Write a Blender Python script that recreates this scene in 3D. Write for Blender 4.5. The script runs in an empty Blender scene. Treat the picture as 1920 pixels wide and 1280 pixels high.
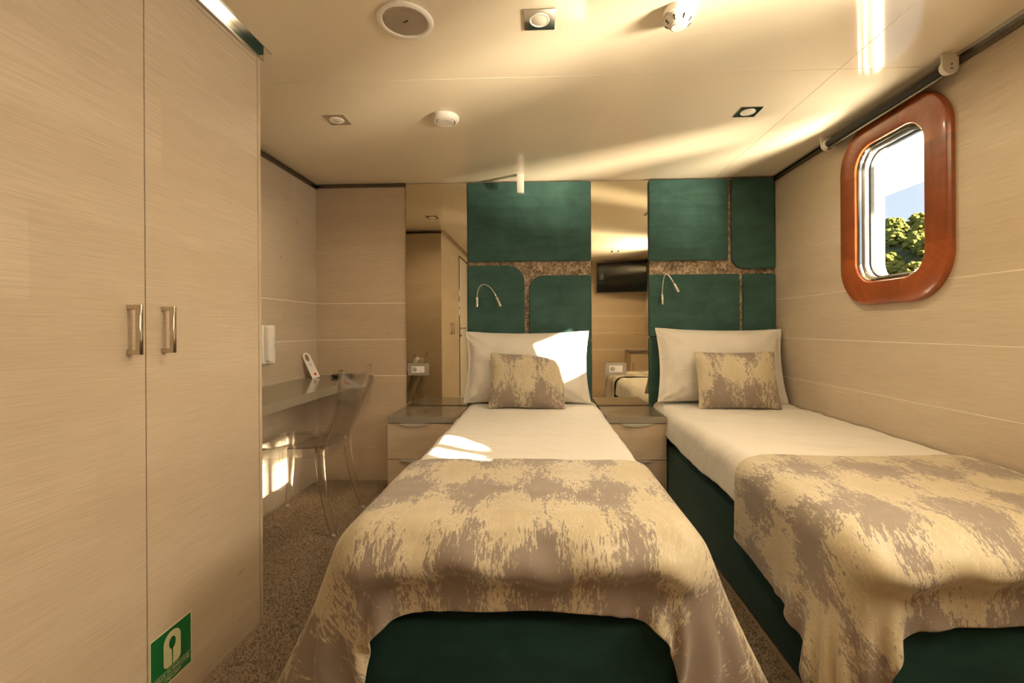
import bpy, bmesh, math, random
import numpy as np
from mathutils import Vector, Matrix

random.seed(7)
rng = np.random.default_rng(7)
SC = bpy.context.scene
COL = SC.collection
PI = math.pi

# ------------------------------------------------------------------ camera
HC = 1.068
F_PX, PPX, PPY, YAW, ROLL = 853.0, 985.0, 616.0, math.atan(.035), .006
cam = bpy.data.cameras.new('camera'); cam_o = bpy.data.objects.new('camera', cam); COL.objects.link(cam_o)
cam.sensor_width = 36.0; cam.lens = 36.0 * F_PX / 1920.0
cam.shift_x = -(PPX - 960.0) / 1920.0
cam.shift_y = (PPY - 640.0) / 1920.0
cam.clip_start = .02; cam.clip_end = 400
cam_o.matrix_world = (Matrix.Translation((0, 0, HC)) @ Matrix.Rotation(YAW, 4, 'Z')
                      @ Matrix.Rotation(PI/2, 4, 'X') @ Matrix.Rotation(-ROLL, 4, 'Z'))
SC.camera = cam_o

# ------------------------------------------------------------------ view, world, sun
SC.view_settings.view_transform = 'Standard'
SC.view_settings.look = 'None'
SC.view_settings.gamma = 1.0
SC.view_settings.use_curve_mapping = False
SC.view_settings.exposure = 1.27
SC.cycles.max_bounces = 7
SC.cycles.diffuse_bounces = 4
SC.cycles.glossy_bounces = 4
SC.cycles.transmission_bounces = 6
SC.cycles.transparent_max_bounces = 16
SC.cycles.sample_clamp_indirect = 6.0
SC.cycles.adaptive_threshold = .03

world = bpy.data.worlds.new('sky'); SC.world = world; world.use_nodes = True
wn = world.node_tree.nodes; wl = world.node_tree.links
bg = wn['Background']; bg.inputs['Strength'].default_value = 1.0
w_tc = wn.new('ShaderNodeTexCoord'); w_sep = wn.new('ShaderNodeSeparateXYZ'); w_rmp = wn.new('ShaderNodeValToRGB')
wl.new(w_tc.outputs['Generated'], w_sep.inputs[0]); wl.new(w_sep.outputs['Z'], w_rmp.inputs[0])
w_rmp.color_ramp.elements[0].position = 0.0; w_rmp.color_ramp.elements[0].color = (.40, .44, .50, 1)
w_rmp.color_ramp.elements[1].position = .6; w_rmp.color_ramp.elements[1].color = (.24, .31, .44, 1)
wl.new(w_rmp.outputs[0], bg.inputs['Color'])

def sun_lamp(name, direction, strength, angle, color):
    l = bpy.data.lights.new(name, 'SUN'); l.energy = strength; l.angle = math.radians(angle); l.color = color
    o = bpy.data.objects.new(name, l); COL.objects.link(o)
    o.rotation_euler = Vector(direction).to_track_quat('-Z', 'Y').to_euler()
    o.location = (12, -8, 8)
    return o
SUN_M, SUN_N = .60, .40
sun_lamp('sun', (-1, SUN_M, -SUN_N), 28.0, .5, (1.0, .84, .62))
sun_lamp('sun_glint_off_sea', (-1, SUN_M, 0.36), 7.6, 11.0, (1.0, .82, .58))   # low sun mirrored by the water below the portholes

# portholes: centre (y, z) and half sizes of the clear opening
WIN = [(2.133, 1.612), (.70, 1.612)]
WHY, WHZ, WR = .205, .330, .105
def area(name, loc, sx, sy, power, color, portal=False):
    l = bpy.data.lights.new(name, 'AREA'); l.shape = 'RECTANGLE'; l.size = sx; l.size_y = sy; l.energy = power; l.color = color
    o = bpy.data.objects.new(name, l); COL.objects.link(o); o.location = loc
    o.rotation_euler = Vector((-1, 0, 0)).to_track_quat('-Z', 'Z').to_euler()
    l.cycles.is_portal = portal
    return o
area('porthole_daylight', (1.76, WIN[1][0], WIN[1][1]), .40, .64, 22.0, (1.0, .88, .70))
area('porthole_sky_portal', (1.74, WIN[0][0], WIN[0][1]), .44, .68, 1.0, (1, 1, 1), True)
for wy_, wz_ in WIN:                      # added area lamps stand in for sunlit sea, brightening the cabin via the ceiling
    sea = area('sea_fill_light', (2.35, wy_, .80), 1.3, .55, 470.0 if wy_ < 1 else 28.0, (1.0, .84, .60))
    sea.rotation_euler = Vector((-.70, 0, .72)).to_track_quat('-Z', 'Y').to_euler()

# ------------------------------------------------------------------ mesh helpers
def new_obj(name, verts, faces, mat=None, parent=None, smooth=False, uv=None):
    off = Vector(parent['_o']) if parent is not None and '_o' in parent else Vector((0, 0, 0))
    me = bpy.data.meshes.new(name)
    me.from_pydata([(v[0]-off.x, v[1]-off.y, v[2]-off.z) for v in verts], [], faces)
    if mat: me.materials.append(mat)
    if smooth:
        me.polygons.foreach_set('use_smooth', [True]*len(me.polygons))
    if uv is not None:
        lay = me.uv_layers.new(name='UVMap')
        vi = np.zeros(len(me.loops), dtype=np.int32); me.loops.foreach_get('vertex_index', vi)
        lay.data.foreach_set('uv', np.asarray(uv, dtype=np.float32)[vi].ravel())
    me.update()
    o = bpy.data.objects.new(name, me); COL.objects.link(o)
    if parent is not None: o.parent = parent
    return o

def bm_obj(name, bm, mat, parent=None, smooth=False, autosmooth=None):
    off = Vector(parent['_o']) if parent is not None and '_o' in parent else Vector((0, 0, 0))
    bmesh.ops.translate(bm, vec=-off, verts=bm.verts[:])
    bmesh.ops.recalc_face_normals(bm, faces=bm.faces[:])
    me = bpy.data.meshes.new(name); bm.to_mesh(me); bm.free()
    if mat: me.materials.append(mat)
    if smooth or autosmooth:
        me.polygons.foreach_set('use_smooth', [True]*len(me.polygons))
    if autosmooth:
        me.set_sharp_from_angle(angle=math.radians(autosmooth))
        for p in me.polygons:
            if len(p.vertices) > 4: p.use_smooth = False
    o = bpy.data.objects.new(name, me); COL.objects.link(o)
    if parent is not None: o.parent = parent
    return o

def root(name, loc, label, cat, group=None, kind=None):
    """an empty at the base of a thing; children are given in world coordinates"""
    o = bpy.data.objects.new(name, None); COL.objects.link(o)
    o.location = loc; o['_o'] = tuple(loc); o.empty_display_size = .05
    tag(o, label, cat, group, kind)
    return o

def tag(o, label=None, cat=None, group=None, kind=None):
    if label: o['label'] = label
    if cat: o['category'] = cat
    if group: o['group'] = group
    if kind: o['kind'] = kind
    return o

def copy_tree(o, parent=None):
    c = o.copy(); COL.objects.link(c); c.parent = parent
    for ch in list(o.children): copy_tree(ch, c)
    return c

def sub(o):
    """let o (a part built at world coordinates) carry sub-parts: its offset equals its parent's"""
    if o.parent is not None and '_o' in o.parent: o['_o'] = tuple(o.parent['_o'])
    return o

def box_bm(x0, x1, y0, y1, z0, z1, bevel=0.0, seg=2):
    bm = bmesh.new()
    bmesh.ops.create_cube(bm, size=1.0)
    for v in bm.verts:
        v.co = Vector(((x0+x1)/2 + v.co.x*(x1-x0), (y0+y1)/2 + v.co.y*(y1-y0), (z0+z1)/2 + v.co.z*(z1-z0)))
    if bevel > 0:
        bmesh.ops.bevel(bm, geom=bm.edges[:], offset=bevel, segments=seg, affect='EDGES', profile=.5)
    return bm

def box(name, x0, x1, y0, y1, z0, z1, mat, parent=None, bevel=0.0, seg=2):
    return bm_obj(name, box_bm(x0, x1, y0, y1, z0, z1, bevel, seg), mat, parent, autosmooth=35 if bevel > 0 else None)

def rrect(cx, cy, hx, hy, r, n=8, corners=(1, 1, 1, 1)):
    """counter-clockwise outline; corners: top-right, top-left, bottom-left, bottom-right radius factor"""
    pts = []
    data = [(1, 1, 0), (-1, 1, 90), (-1, -1, 180), (1, -1, 270)]
    for k, (sx, sy, a0) in enumerate(data):
        rr = r*corners[k]
        if rr < 1e-6: pts.append((cx+sx*hx, cy+sy*hy)); continue
        ox, oy = cx+sx*(hx-rr), cy+sy*(hy-rr)
        for i in range(n+1):
            a = math.radians(a0 + 90*i/n); pts.append((ox+rr*math.cos(a), oy+rr*math.sin(a)))
    return pts

def prism_bm(pts, axis, a, b, bevel=0.0, seg=2):
    """outline extruded along an axis from a to b; 2D (p,q) are the other two axes in xyz order"""
    def P(p, q, t):
        return {'x': (t, p, q), 'y': (p, t, q), 'z': (p, q, t)}[axis]
    bm = bmesh.new()
    va = [bm.verts.new(P(p, q, a)) for p, q in pts]; vb = [bm.verts.new(P(p, q, b)) for p, q in pts]
    n = len(pts)
    bm.faces.new(va); bm.faces.new(list(reversed(vb)))
    for i in range(n):
        bm.faces.new((va[i], vb[i], vb[(i+1) % n], va[(i+1) % n]))
    bmesh.ops.recalc_face_normals(bm, faces=bm.faces[:])
    if bevel > 0:
        ed = [e for e in bm.edges if len(e.link_faces) == 2 and any(len(f.verts) == n for f in e.link_faces)]
        bmesh.ops.bevel(bm, geom=ed, offset=bevel, segments=seg, affect='EDGES', profile=.5)
    return bm

def prism(name, pts, axis, a, b, mat, parent=None, bevel=0.0, seg=2):
    return bm_obj(name, prism_bm(pts, axis, a, b, bevel, seg), mat, parent, autosmooth=35)

def tube(name, path, radii, mat, parent=None, n=12, cap=True, squash=None):
    """tube along path with per-point radius (parallel transport)"""
    P = [Vector(p) for p in path]
    if not hasattr(radii, '__len__'): radii = [radii]*len(P)
    verts, faces = [], []
    t0 = (P[1]-P[0]).normalized()
    ref = Vector((0, 0, 1)) if abs(t0.z) < .9 else Vector((1, 0, 0))
    u = t0.cross(ref).normalized()
    for i, p in enumerate(P):
        t = ((P[min(i+1, len(P)-1)] - P[max(i-1, 0)])).normalized()
        u = (u - t*u.dot(t)).normalized(); w = t.cross(u)
        for k in range(n):
            a = 2*PI*k/n
            ca, sa = math.cos(a), math.sin(a)
            if squash:  # rounded-square section
                m = (abs(ca)**squash + abs(sa)**squash)**(-1/squash); ca *= m; sa *= m
            verts.append(p + (u*ca + w*sa)*radii[i])
    for i in range(len(P)-1):
        for k in range(n):
            faces.append((i*n+k, i*n+(k+1) % n, (i+1)*n+(k+1) % n, (i+1)*n+k))
    if cap:
        faces.append(tuple(reversed(range(n)))); faces.append(tuple(range((len(P)-1)*n, len(P)*n)))
    return new_obj(name, verts, faces, mat, parent, smooth=True)

def lathe(name, prof, center, mat, parent=None, n=40, smooth=True, axis='z', sharp=40):
    """profile [(r, h)] revolved around an axis through center"""
    verts, faces = [], []
    for r, h in prof:
        for k in range(n):
            a = 2*PI*k/n; c, s = r*math.cos(a), r*math.sin(a)
            d = {'z': (c, s, h), 'y': (c, h, s), 'x': (h, c, s)}[axis]
            verts.append((center[0]+d[0], center[1]+d[1], center[2]+d[2]))
    for i in range(len(prof)-1):
        for k in range(n):
            faces.append((i*n+k, i*n+(k+1) % n, (i+1)*n+(k+1) % n, (i+1)*n+k))
    faces.append(tuple(range(n))); faces.append(tuple(range((len(prof)-1)*n, len(prof)*n)))
    bm = bmesh.new(); vs = [bm.verts.new(v) for v in verts]
    for f in faces:
        bm.faces.new([vs[i] for i in f])
    bmesh.ops.remove_doubles(bm, verts=bm.verts[:], dist=1e-5)
    return bm_obj(name, bm, mat, parent, autosmooth=sharp if smooth else None)

def sweep_ring(name, loops, mat, parent=None, closed=True, cap=False):
    """loops: list of equally long point lists (profile stations), stitched in order"""
    n = len(loops[0]); verts = [p for L in loops for p in L]; faces = []
    m = len(loops)
    for i in range(m-1):
        for k in range(n if closed else n-1):
            faces.append((i*n+k, i*n+(k+1) % n, (i+1)*n+(k+1) % n, (i+1)*n+k))
    bm = bmesh.new(); vs = [bm.verts.new(v) for v in verts]
    for f in faces: bm.faces.new([vs[i] for i in f])
    if cap and not closed:
        bm.faces.new([vs[i*n] for i in range(m)]); bm.faces.new([vs[i*n+n-1] for i in range(m)])
    return bm_obj(name, bm, mat, parent, autosmooth=35)

def plate_with_hole(name, y0, y1, z0, z1, cy, cz, hy, hz, r, xa, xb, mat, parent=None):
    """slab in the YZ plane between xa and xb with a rounded opening"""
    inner = rrect(cy, cz, hy, hz, r, 8)
    outer = []
    for (p, q) in inner:
        dy, dz = p-cy, q-cz
        t = 1e9
        if dy > 1e-9: t = min(t, (y1-cy)/dy)
        if dy < -1e-9: t = min(t, (y0-cy)/dy)
        if dz > 1e-9: t = min(t, (z1-cz)/dz)
        if dz < -1e-9: t = min(t, (z0-cz)/dz)
        outer.append([cy+dy*t, cz+dz*t])
    for (a, b) in ((y0, z0), (y0, z1), (y1, z0), (y1, z1)):     # snap the nearest ray to each corner
        k = min(range(len(outer)), key=lambda i: (outer[i][0]-a)**2+(outer[i][1]-b)**2); outer[k] = [a, b]
    loops = [[(xa, p, q) for p, q in inner], [(xa, p, q) for p, q in outer], [(xb, p, q) for p, q in outer],
             [(xb, p, q) for p, q in inner], [(xa, p, q) for p, q in inner]]
    n = len(inner); verts = [p for L in loops[:4] for p in L]; faces = []
    for i in range(4):
        for k in range(n):
            j = (i+1) % 4
            faces.append((i*n+k, i*n+(k+1) % n, j*n+(k+1) % n, j*n+k))
    bm = bmesh.new(); vs = [bm.verts.new(v) for v in verts]
    for f in faces: bm.faces.new([vs[i] for i in f])
    return bm_obj(name, bm, mat, parent)

def text_mesh(name, body, size, mat, parent, M, align='CENTER'):
    """lettering as flat mesh, placed by matrix M (text lies in its local xy plane)"""
    cu = bpy.data.curves.new(name, 'FONT'); cu.body = body; cu.size = size; cu.align_x = align; cu.align_y = 'CENTER'
    cu.extrude = .0002; cu.resolution_u = 3
    t = bpy.data.objects.new(name + '_tmp', cu); COL.objects.link(t)
    dg = bpy.context.evaluated_depsgraph_get(); me = bpy.data.meshes.new_from_object(t.evaluated_get(dg))
    bpy.data.objects.remove(t); bpy.data.curves.remove(cu)
    off = Vector(parent['_o']) if '_o' in parent else Vector((0, 0, 0))
    me.transform(Matrix.Translation(-off) @ M)
    me.materials.clear(); me.materials.append(mat); me.name = name
    o = bpy.data.objects.new(name, me); COL.objects.link(o); o.parent = parent
    return o

# ------------------------------------------------------------------ materials
def material(name):
    m = bpy.data.materials.new(name); m.use_nodes = True
    nt = m.node_tree; b = nt.nodes['Principled BSDF']
    return m, nt, b

def N(nt, kind, **kw):
    n = nt.nodes.new(kind)
    for k, v in kw.items():
        if k in n.inputs.keys(): n.inputs[k].default_value = v
        else: setattr(n, k, v)
    return n

def ramp(nt, src, stops, interp='LINEAR'):
    r = nt.nodes.new('ShaderNodeValToRGB'); cr = r.color_ramp; cr.interpolation = interp
    while len(cr.elements) < len(stops): cr.elements.new(.5)
    for e, (p, c) in zip(cr.elements, stops):
        e.position = p; e.color = (c, c, c, 1) if not hasattr(c, '__len__') else (*c, 1)
    nt.links.new(src, r.inputs[0]); return r.outputs[0]

def math_n(nt, op, a, b=None, clamp=False):
    n = nt.nodes.new('ShaderNodeMath'); n.operation = op; n.use_clamp = clamp
    for i, v in enumerate((a, b)):
        if v is None: continue
        if hasattr(v, 'is_linked') or hasattr(v, 'links'): nt.links.new(v, n.inputs[i])
        else: n.inputs[i].default_value = v
    return n.outputs[0]

def mixc(nt, fac, a, b, blend='MIX'):
    n = nt.nodes.new('ShaderNodeMix'); n.data_type = 'RGBA'; n.blend_type = blend
    for sock, v in ((n.inputs[0], fac), (n.inputs[6], a), (n.inputs[7], b)):
        if hasattr(v, 'links'): nt.links.new(v, sock)
        elif hasattr(v, '__len__'): sock.default_value = (*v, 1)
        else: sock.default_value = v
    return n.outputs[2]

def mapped(nt, scale=(1, 1, 1), loc=(0, 0, 0), coord='Object'):
    tc = nt.nodes.new('ShaderNodeTexCoord'); mp = nt.nodes.new('ShaderNodeMapping')
    mp.inputs['Scale'].default_value = scale; mp.inputs['Location'].default_value = loc
    nt.links.new(tc.outputs[coord], mp.inputs['Vector']); return mp.outputs[0]

def noise(nt, vec, scale=1.0, detail=3.0, rough=.55, dist=0.0):
    n = nt.nodes.new('ShaderNodeTexNoise')
    n.inputs['Scale'].default_value = scale; n.inputs['Detail'].default_value = detail
    n.inputs['Roughness'].default_value = rough; n.inputs['Distortion'].default_value = dist
    nt.links.new(vec, n.inputs['Vector']); return n.outputs[0]

def bump(nt, b, height, strength, dist=.002):
    n = nt.nodes.new('ShaderNodeBump'); n.inputs['Strength'].default_value = strength; n.inputs['Distance'].default_value = dist
    nt.links.new(height, n.inputs['Height']); nt.links.new(n.outputs[0], b.inputs['Normal'])

def simple(name, col, rough=.5, metal=0.0, coat=0.0, spec=.5, emit=None):
    m, nt, b = material(name)
    b.inputs['Base Color'].default_value = (*col, 1); b.inputs['Roughness'].default_value = rough
    b.inputs['Metallic'].default_value = metal; b.inputs['Coat Weight'].default_value = coat
    b.inputs['Specular IOR Level'].default_value = spec
    return m

def wood_laminate(name, grain='y', tone=(1, 1, 1), shift=0.0, rough=.38):
    """pale ash laminate, grain along one axis, printed boards across it"""
    m, nt, b = material(name)
    def sc(along, across):
        return {'x': (along, across, across), 'y': (across, along, across), 'z': (across, across, along)}[grain]
    L = (shift, shift*.7, shift*.3)
    streak = noise(nt, mapped(nt, sc(.55, 6), L), 1.0, 4, .5, .5)
    broad = noise(nt, mapped(nt, sc(.45, 3.2), L), 1.0, 2, .5, .2)
    fine = noise(nt, mapped(nt, sc(7, 300), L), 1.0, 2, .6)
    # cathedral figure: closely spaced growth lines bent by a slow field
    wv = nt.nodes.new('ShaderNodeTexWave'); wv.wave_type = 'BANDS'; wv.bands_direction = 'Z'
    wv.inputs['Scale'].default_value = 52.0; wv.inputs['Distortion'].default_value = 16.0
    wv.inputs['Detail'].default_value = 1.5; wv.inputs['Detail Scale'].default_value = 1.5; wv.inputs['Detail Roughness'].default_value = .45
    nt.links.new(mapped(nt, {'x': (.16, 1, 1), 'y': (1, .16, 1), 'z': (1, 1, 1)}[grain], L), wv.inputs['Vector'])
    fig_mask = ramp(nt, broad, [(.42, 0.0), (.62, 1.0)])
    fig = math_n(nt, 'MULTIPLY', wv.outputs[0], fig_mask)
    # printed boards ~0.2 m high: each row of boards has a tone of its own
    tc = nt.nodes.new('ShaderNodeTexCoord'); sp = nt.nodes.new('ShaderNodeSeparateXYZ'); nt.links.new(tc.outputs['Object'], sp.inputs[0])
    row = math_n(nt, 'FLOOR', math_n(nt, 'MULTIPLY', sp.outputs['Z'], 5.3))
    along = sp.outputs['Y'] if grain == 'y' else sp.outputs['X']
    seg = math_n(nt, 'FLOOR', math_n(nt, 'ADD', math_n(nt, 'MULTIPLY', along, .8), math_n(nt, 'MULTIPLY', row, .37)))
    cb = nt.nodes.new('ShaderNodeCombineXYZ'); nt.links.new(row, cb.inputs[0]); nt.links.new(seg, cb.inputs[1]); cb.inputs[2].default_value = shift
    wh = nt.nodes.new('ShaderNodeTexWhiteNoise'); nt.links.new(cb.outputs[0], wh.inputs['Vector'])
    # knots
    vo = nt.nodes.new('ShaderNodeTexVoronoi'); vo.inputs['Scale'].default_value = 1.0
    nt.links.new(mapped(nt, sc(2.1, 4.6), (shift+.3, shift, .2)), vo.inputs['Vector'])
    knot = ramp(nt, vo.outputs['Distance'], [(.015, 1.0), (.055, 0.0)])
    base = mixc(nt, streak, (.50*tone[0], .405*tone[1], .300*tone[2]), (.70*tone[0], .605*tone[1], .485*tone[2]))
    base = mixc(nt, math_n(nt, 'MULTIPLY', fig, .42), base, (.40*tone[0], .315*tone[1], .225*tone[2]))
    base = mixc(nt, ramp(nt, fine, [(.35, .38), (.6, 0.0)]), base, (.38*tone[0], .30*tone[1], .21*tone[2]))
    base = mixc(nt, math_n(nt, 'MULTIPLY', wh.outputs['Value'], .34), base, (.44*tone[0], .35*tone[1], .255*tone[2]))
    base = mixc(nt, math_n(nt, 'MULTIPLY', knot, .55), base, (.27, .18, .11))
    nt.links.new(base, b.inputs['Base Color'])
    b.inputs['Roughness'].default_value = rough; b.inputs['Specular IOR Level'].default_value = .45
    h = math_n(nt, 'ADD', math_n(nt, 'MULTIPLY', fine, .6), math_n(nt, 'MULTIPLY', wv.outputs[0], .5))
    bump(nt, b, h, .16, .0012)
    return m

M = {}
M['wood_y'] = wood_laminate('ash_laminate_lengthwise', 'y', (1, 1, 1), 0.0)
M['wood_x'] = wood_laminate('ash_laminate_crosswise', 'x', (.97, .92, .86), 3.1)
M['wood_door'] = wood_laminate('ash_laminate_wardrobe', 'y', (.98, .96, .93), 7.7)
M['joint'] = simple('pale_joint_strip', (.82, .74, .62), .4)
M['ceiling'] = simple('gloss_cream_ceiling', (.80, .71, .56), .09, 0, 0, .6)
M['dark_gap'] = simple('dark_gap', (.06, .045, .03), .7)
M['chrome'] = simple('chrome', (.78, .76, .72), .06, 1.0)
M['alu'] = simple('satin_aluminium', (.56, .54, .50), .24, 1.0)
M['satin'] = simple('satin_nickel', (.62, .56, .47), .28, 1.0)
M['pull'] = simple('bright_satin_metal', (.80, .77, .70), .42, .85)
M['rail'] = simple('bronze_anodised_rail', (.16, .145, .12), .22, .9)
M['white_plastic'] = simple('white_plastic', (.82, .78, .72), .35)
M['white_gloss'] = simple('white_gloss_paint', (.85, .83, .80), .25)
M['grey_plastic'] = simple('grey_plastic', (.42, .40, .37), .4)
M['black'] = simple('black_plastic', (.012, .012, .012), .3)
M['screen'] = simple('black_screen', (.008, .008, .009), .08)
M['tube_fabric'] = simple('charcoal_blind_fabric', (.03, .03, .027), .8)
M['frost'] = simple('frosted_lens', (.74, .69, .60), .45)
M['speaker_grille'] = simple('beige_speaker_grille', (.40, .33, .25), .6)
M['red'] = simple('red_print', (.55, .03, .03), .5)
M['grey_print'] = simple('grey_print', (.25, .24, .23), .5)
M['door_white'] = simple('off_white_door', (.70, .67, .58), .3)

# mirror glass, slightly bronze
m, nt, b = material('bronze_mirror'); b.inputs['Base Color'].default_value = (.74, .68, .54, 1); b.inputs['Metallic'].default_value = 1; b.inputs['Roughness'].default_value = .005
M['mirror'] = m

# clear glass pane: reflects by angle, otherwise lets light straight through
def clear_glass(name, tint, power=5.0, gain=.9, base=.04, rough=.0):
    m = bpy.data.materials.new(name); m.use_nodes = True; nt = m.node_tree; nt.nodes.clear()
    out = nt.nodes.new('ShaderNodeOutputMaterial'); mx = nt.nodes.new('ShaderNodeMixShader'); lw = nt.nodes.new('ShaderNodeLayerWeight'); lw.inputs['Blend'].default_value = .5
    fr = nt.nodes.new('ShaderNodeMath'); fr.operation = 'MULTIPLY_ADD'; fr.inputs[1].default_value = gain; fr.inputs[2].default_value = base
    pw = nt.nodes.new('ShaderNodeMath'); pw.operation = 'POWER'; pw.inputs[1].default_value = power
    nt.links.new(lw.outputs['Facing'], pw.inputs[0]); nt.links.new(pw.outputs[0], fr.inputs[0])
    tr = nt.nodes.new('ShaderNodeBsdfTransparent'); gl = nt.nodes.new('ShaderNodeBsdfGlossy')
    tr.inputs['Color'].default_value = (*tint, 1); gl.inputs['Roughness'].default_value = rough
    nt.links.new(fr.outputs[0], mx.inputs[0]); nt.links.new(tr.outputs[0], mx.inputs[1]); nt.links.new(gl.outputs[0], mx.inputs[2])
    nt.links.new(mx.outputs[0], out.inputs['Surface']); return m
M['pane'] = clear_glass('window_glass', (.97, .98, .97))
m = bpy.data.materials.new('clear_acrylic'); m.use_nodes = True; nt = m.node_tree; nt.nodes.clear()
out_ = nt.nodes.new('ShaderNodeOutputMaterial'); mx = nt.nodes.new('ShaderNodeMixShader'); lw = nt.nodes.new('ShaderNodeLayerWeight'); lw.inputs['Blend'].default_value = .5
tr_ = nt.nodes.new('ShaderNodeBsdfTransparent'); tr_.inputs['Color'].default_value = (.985, .98, .965, 1)
gl_ = nt.nodes.new('ShaderNodeBsdfGlass'); gl_.inputs['IOR'].default_value = 1.25; gl_.inputs['Roughness'].default_value = .03; gl_.inputs['Color'].default_value = (1, .99, .97, 1)
pw_ = math_n(nt, 'POWER', lw.outputs['Facing'], 2.0); fc_ = math_n(nt, 'ADD', math_n(nt, 'MULTIPLY', pw_, .62), .22)
nt.links.new(fc_, mx.inputs[0]); nt.links.new(tr_.outputs[0], mx.inputs[1]); nt.links.new(gl_.outputs[0], mx.inputs[2]); nt.links.new(mx.outputs[0], out_.inputs['Surface'])
M['acrylic'] = m

# teal velvet
def velvet(name, col):
    m, nt, b = material(name)
    v = mapped(nt, (1, 1, 1)); n1 = noise(nt, v, 7, 4, .6, .6); n2 = noise(nt, v, 420, 2)
    st = noise(nt, mapped(nt, (2.2, 2.2, 16)), 1.0, 3, .6, 1.2)
    k = math_n(nt, 'ADD', math_n(nt, 'MULTIPLY', n1, .6), math_n(nt, 'MULTIPLY', st, .4))
    c = mixc(nt, ramp(nt, k, [(.36, 0.0), (.66, 1.0)]), tuple(x*.78 for x in col), tuple(x*1.25 for x in col))
    nt.links.new(c, b.inputs['Base Color']); b.inputs['Roughness'].default_value = .85; b.inputs['Specular IOR Level'].default_value = .15
    b.inputs['Sheen Weight'].default_value = .35; b.inputs['Sheen Roughness'].default_value = .35
    b.inputs['Sheen Tint'].default_value = (.5, .68, .6, 1)
    bump(nt, b, n2, .25, .0008)
    return m
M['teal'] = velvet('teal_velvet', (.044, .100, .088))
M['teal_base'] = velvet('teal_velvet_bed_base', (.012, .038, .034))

# mottled hide-like backing board between the padded panels
m, nt, b = material('mottled_brown_backing')
v = mapped(nt, (1, 1, 1)); a1 = noise(nt, v, 55, 6, .7, .8); a2 = noise(nt, v, 10, 3, .6)
c = ramp(nt, math_n(nt, 'ADD', math_n(nt, 'MULTIPLY', a1, .75), math_n(nt, 'MULTIPLY', a2, .25)), [(.38, (.05, .03, .02)), (.5, (.30, .21, .13)), (.62, (.62, .52, .38))])
nt.links.new(c, b.inputs['Base Color']); b.inputs['Roughness'].default_value = .6; bump(nt, b, a1, .5, .003)
M['mottled'] = m

# grey-brown stone laminate (desk, bedside tops)
m, nt, b = material('grey_stone_laminate')
v = mapped(nt, (2.2, 7, 7)); a1 = noise(nt, v, 3.2, 6, .68, .7)
c = ramp(nt, a1, [(.32, (.085, .07, .05)), (.5, (.16, .135, .10)), (.68, (.26, .225, .17))])
nt.links.new(c, b.inputs['Base Color']); b.inputs['Roughness'].default_value = .13; b.inputs['Specular IOR Level'].default_value = .6
M['stone'] = m
M['stone_edge'] = simple('grey_edge_band', (.27, .235, .18), .3)

# mahogany: grain direction per block
def mahogany(name, rot, tone=1.0):
    m, nt, b = material(name)
    tc = nt.nodes.new('ShaderNodeTexCoord'); mp = nt.nodes.new('ShaderNodeMapping'); mp.inputs['Rotation'].default_value = (math.radians(rot), 0, 0)
    nt.links.new(tc.outputs['Object'], mp.inputs['Vector'])
    m2 = nt.nodes.new('ShaderNodeMapping'); m2.inputs['Scale'].default_value = (40, 5, 55); nt.links.new(mp.outputs[0], m2.inputs['Vector'])
    g = noise(nt, m2.outputs[0], 1.0, 4, .6, .5)
    m3 = nt.nodes.new('ShaderNodeMapping'); m3.inputs['Scale'].default_value = (4, 22, 7); nt.links.new(mp.outputs[0], m3.inputs['Vector'])
    g2 = noise(nt, m3.outputs[0], 1.0, 2, .5, .4)
    c = mixc(nt, g, (.20*tone, .040*tone, .010*tone), (.40*tone, .105*tone, .026*tone))
    c = mixc(nt, ramp(nt, g2, [(.4, .35), (.6, 0.0)]), c, (.17*tone, .035*tone, .010*tone))
    nt.links.new(c, b.inputs['Base Color']); b.inputs['Roughness'].default_value = .28; b.inputs['Coat Weight'].default_value = .5; b.inputs['Coat Roughness'].default_value = .12
    bump(nt, b, g, .08, .001)
    return m
M['maho_h'] = mahogany('mahogany_level', 0, .92)
M['maho_v'] = mahogany('mahogany_upright', 90, .8)
M['maho_d1'] = mahogany('mahogany_slant', 35, 1.12)
M['maho_d2'] = mahogany('mahogany_slant_back', -35, 1.05)

# carpet
m, nt, b = material('brown_carpet')
v = mapped(nt, (1, 1, 1)); a1 = noise(nt, v, 230, 4, .75); a2 = noise(nt, v, 5, 3, .6)
c = mixc(nt, ramp(nt, a1, [(.3, 0.0), (.7, 1.0)]), (.22, .15, .088), (.52, .385, .25))
c = mixc(nt, math_n(nt, 'MULTIPLY', a2, .35), c, (.22, .155, .09))
nt.links.new(c, b.inputs['Base Color']); b.inputs['Roughness'].default_value = .95; b.inputs['Specular IOR Level'].default_value = .1
b.inputs['Sheen Weight'].default_value = .25; bump(nt, b, a1, .9, .006)
M['carpet'] = m

# white cotton
def cotton(name, col):
    m, nt, b = material(name)
    v = mapped(nt, (1, 1, 1)); a1 = noise(nt, v, 900, 2); a2 = noise(nt, mapped(nt, (5, 9, 7)), 1.6, 4, .5, 1.5)
    b.inputs['Base Color'].default_value = (*col, 1); b.inputs['Roughness'].default_value = .8; b.inputs['Specular IOR Level'].default_value = .2
    b.inputs['Sheen Weight'].default_value = .12
    bump(nt, b, math_n(nt, 'ADD', math_n(nt, 'MULTIPLY', a1, .06), a2), .45, .012)
    return m
M['cotton'] = cotton('white_cotton', (.64, .60, .54))

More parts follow.
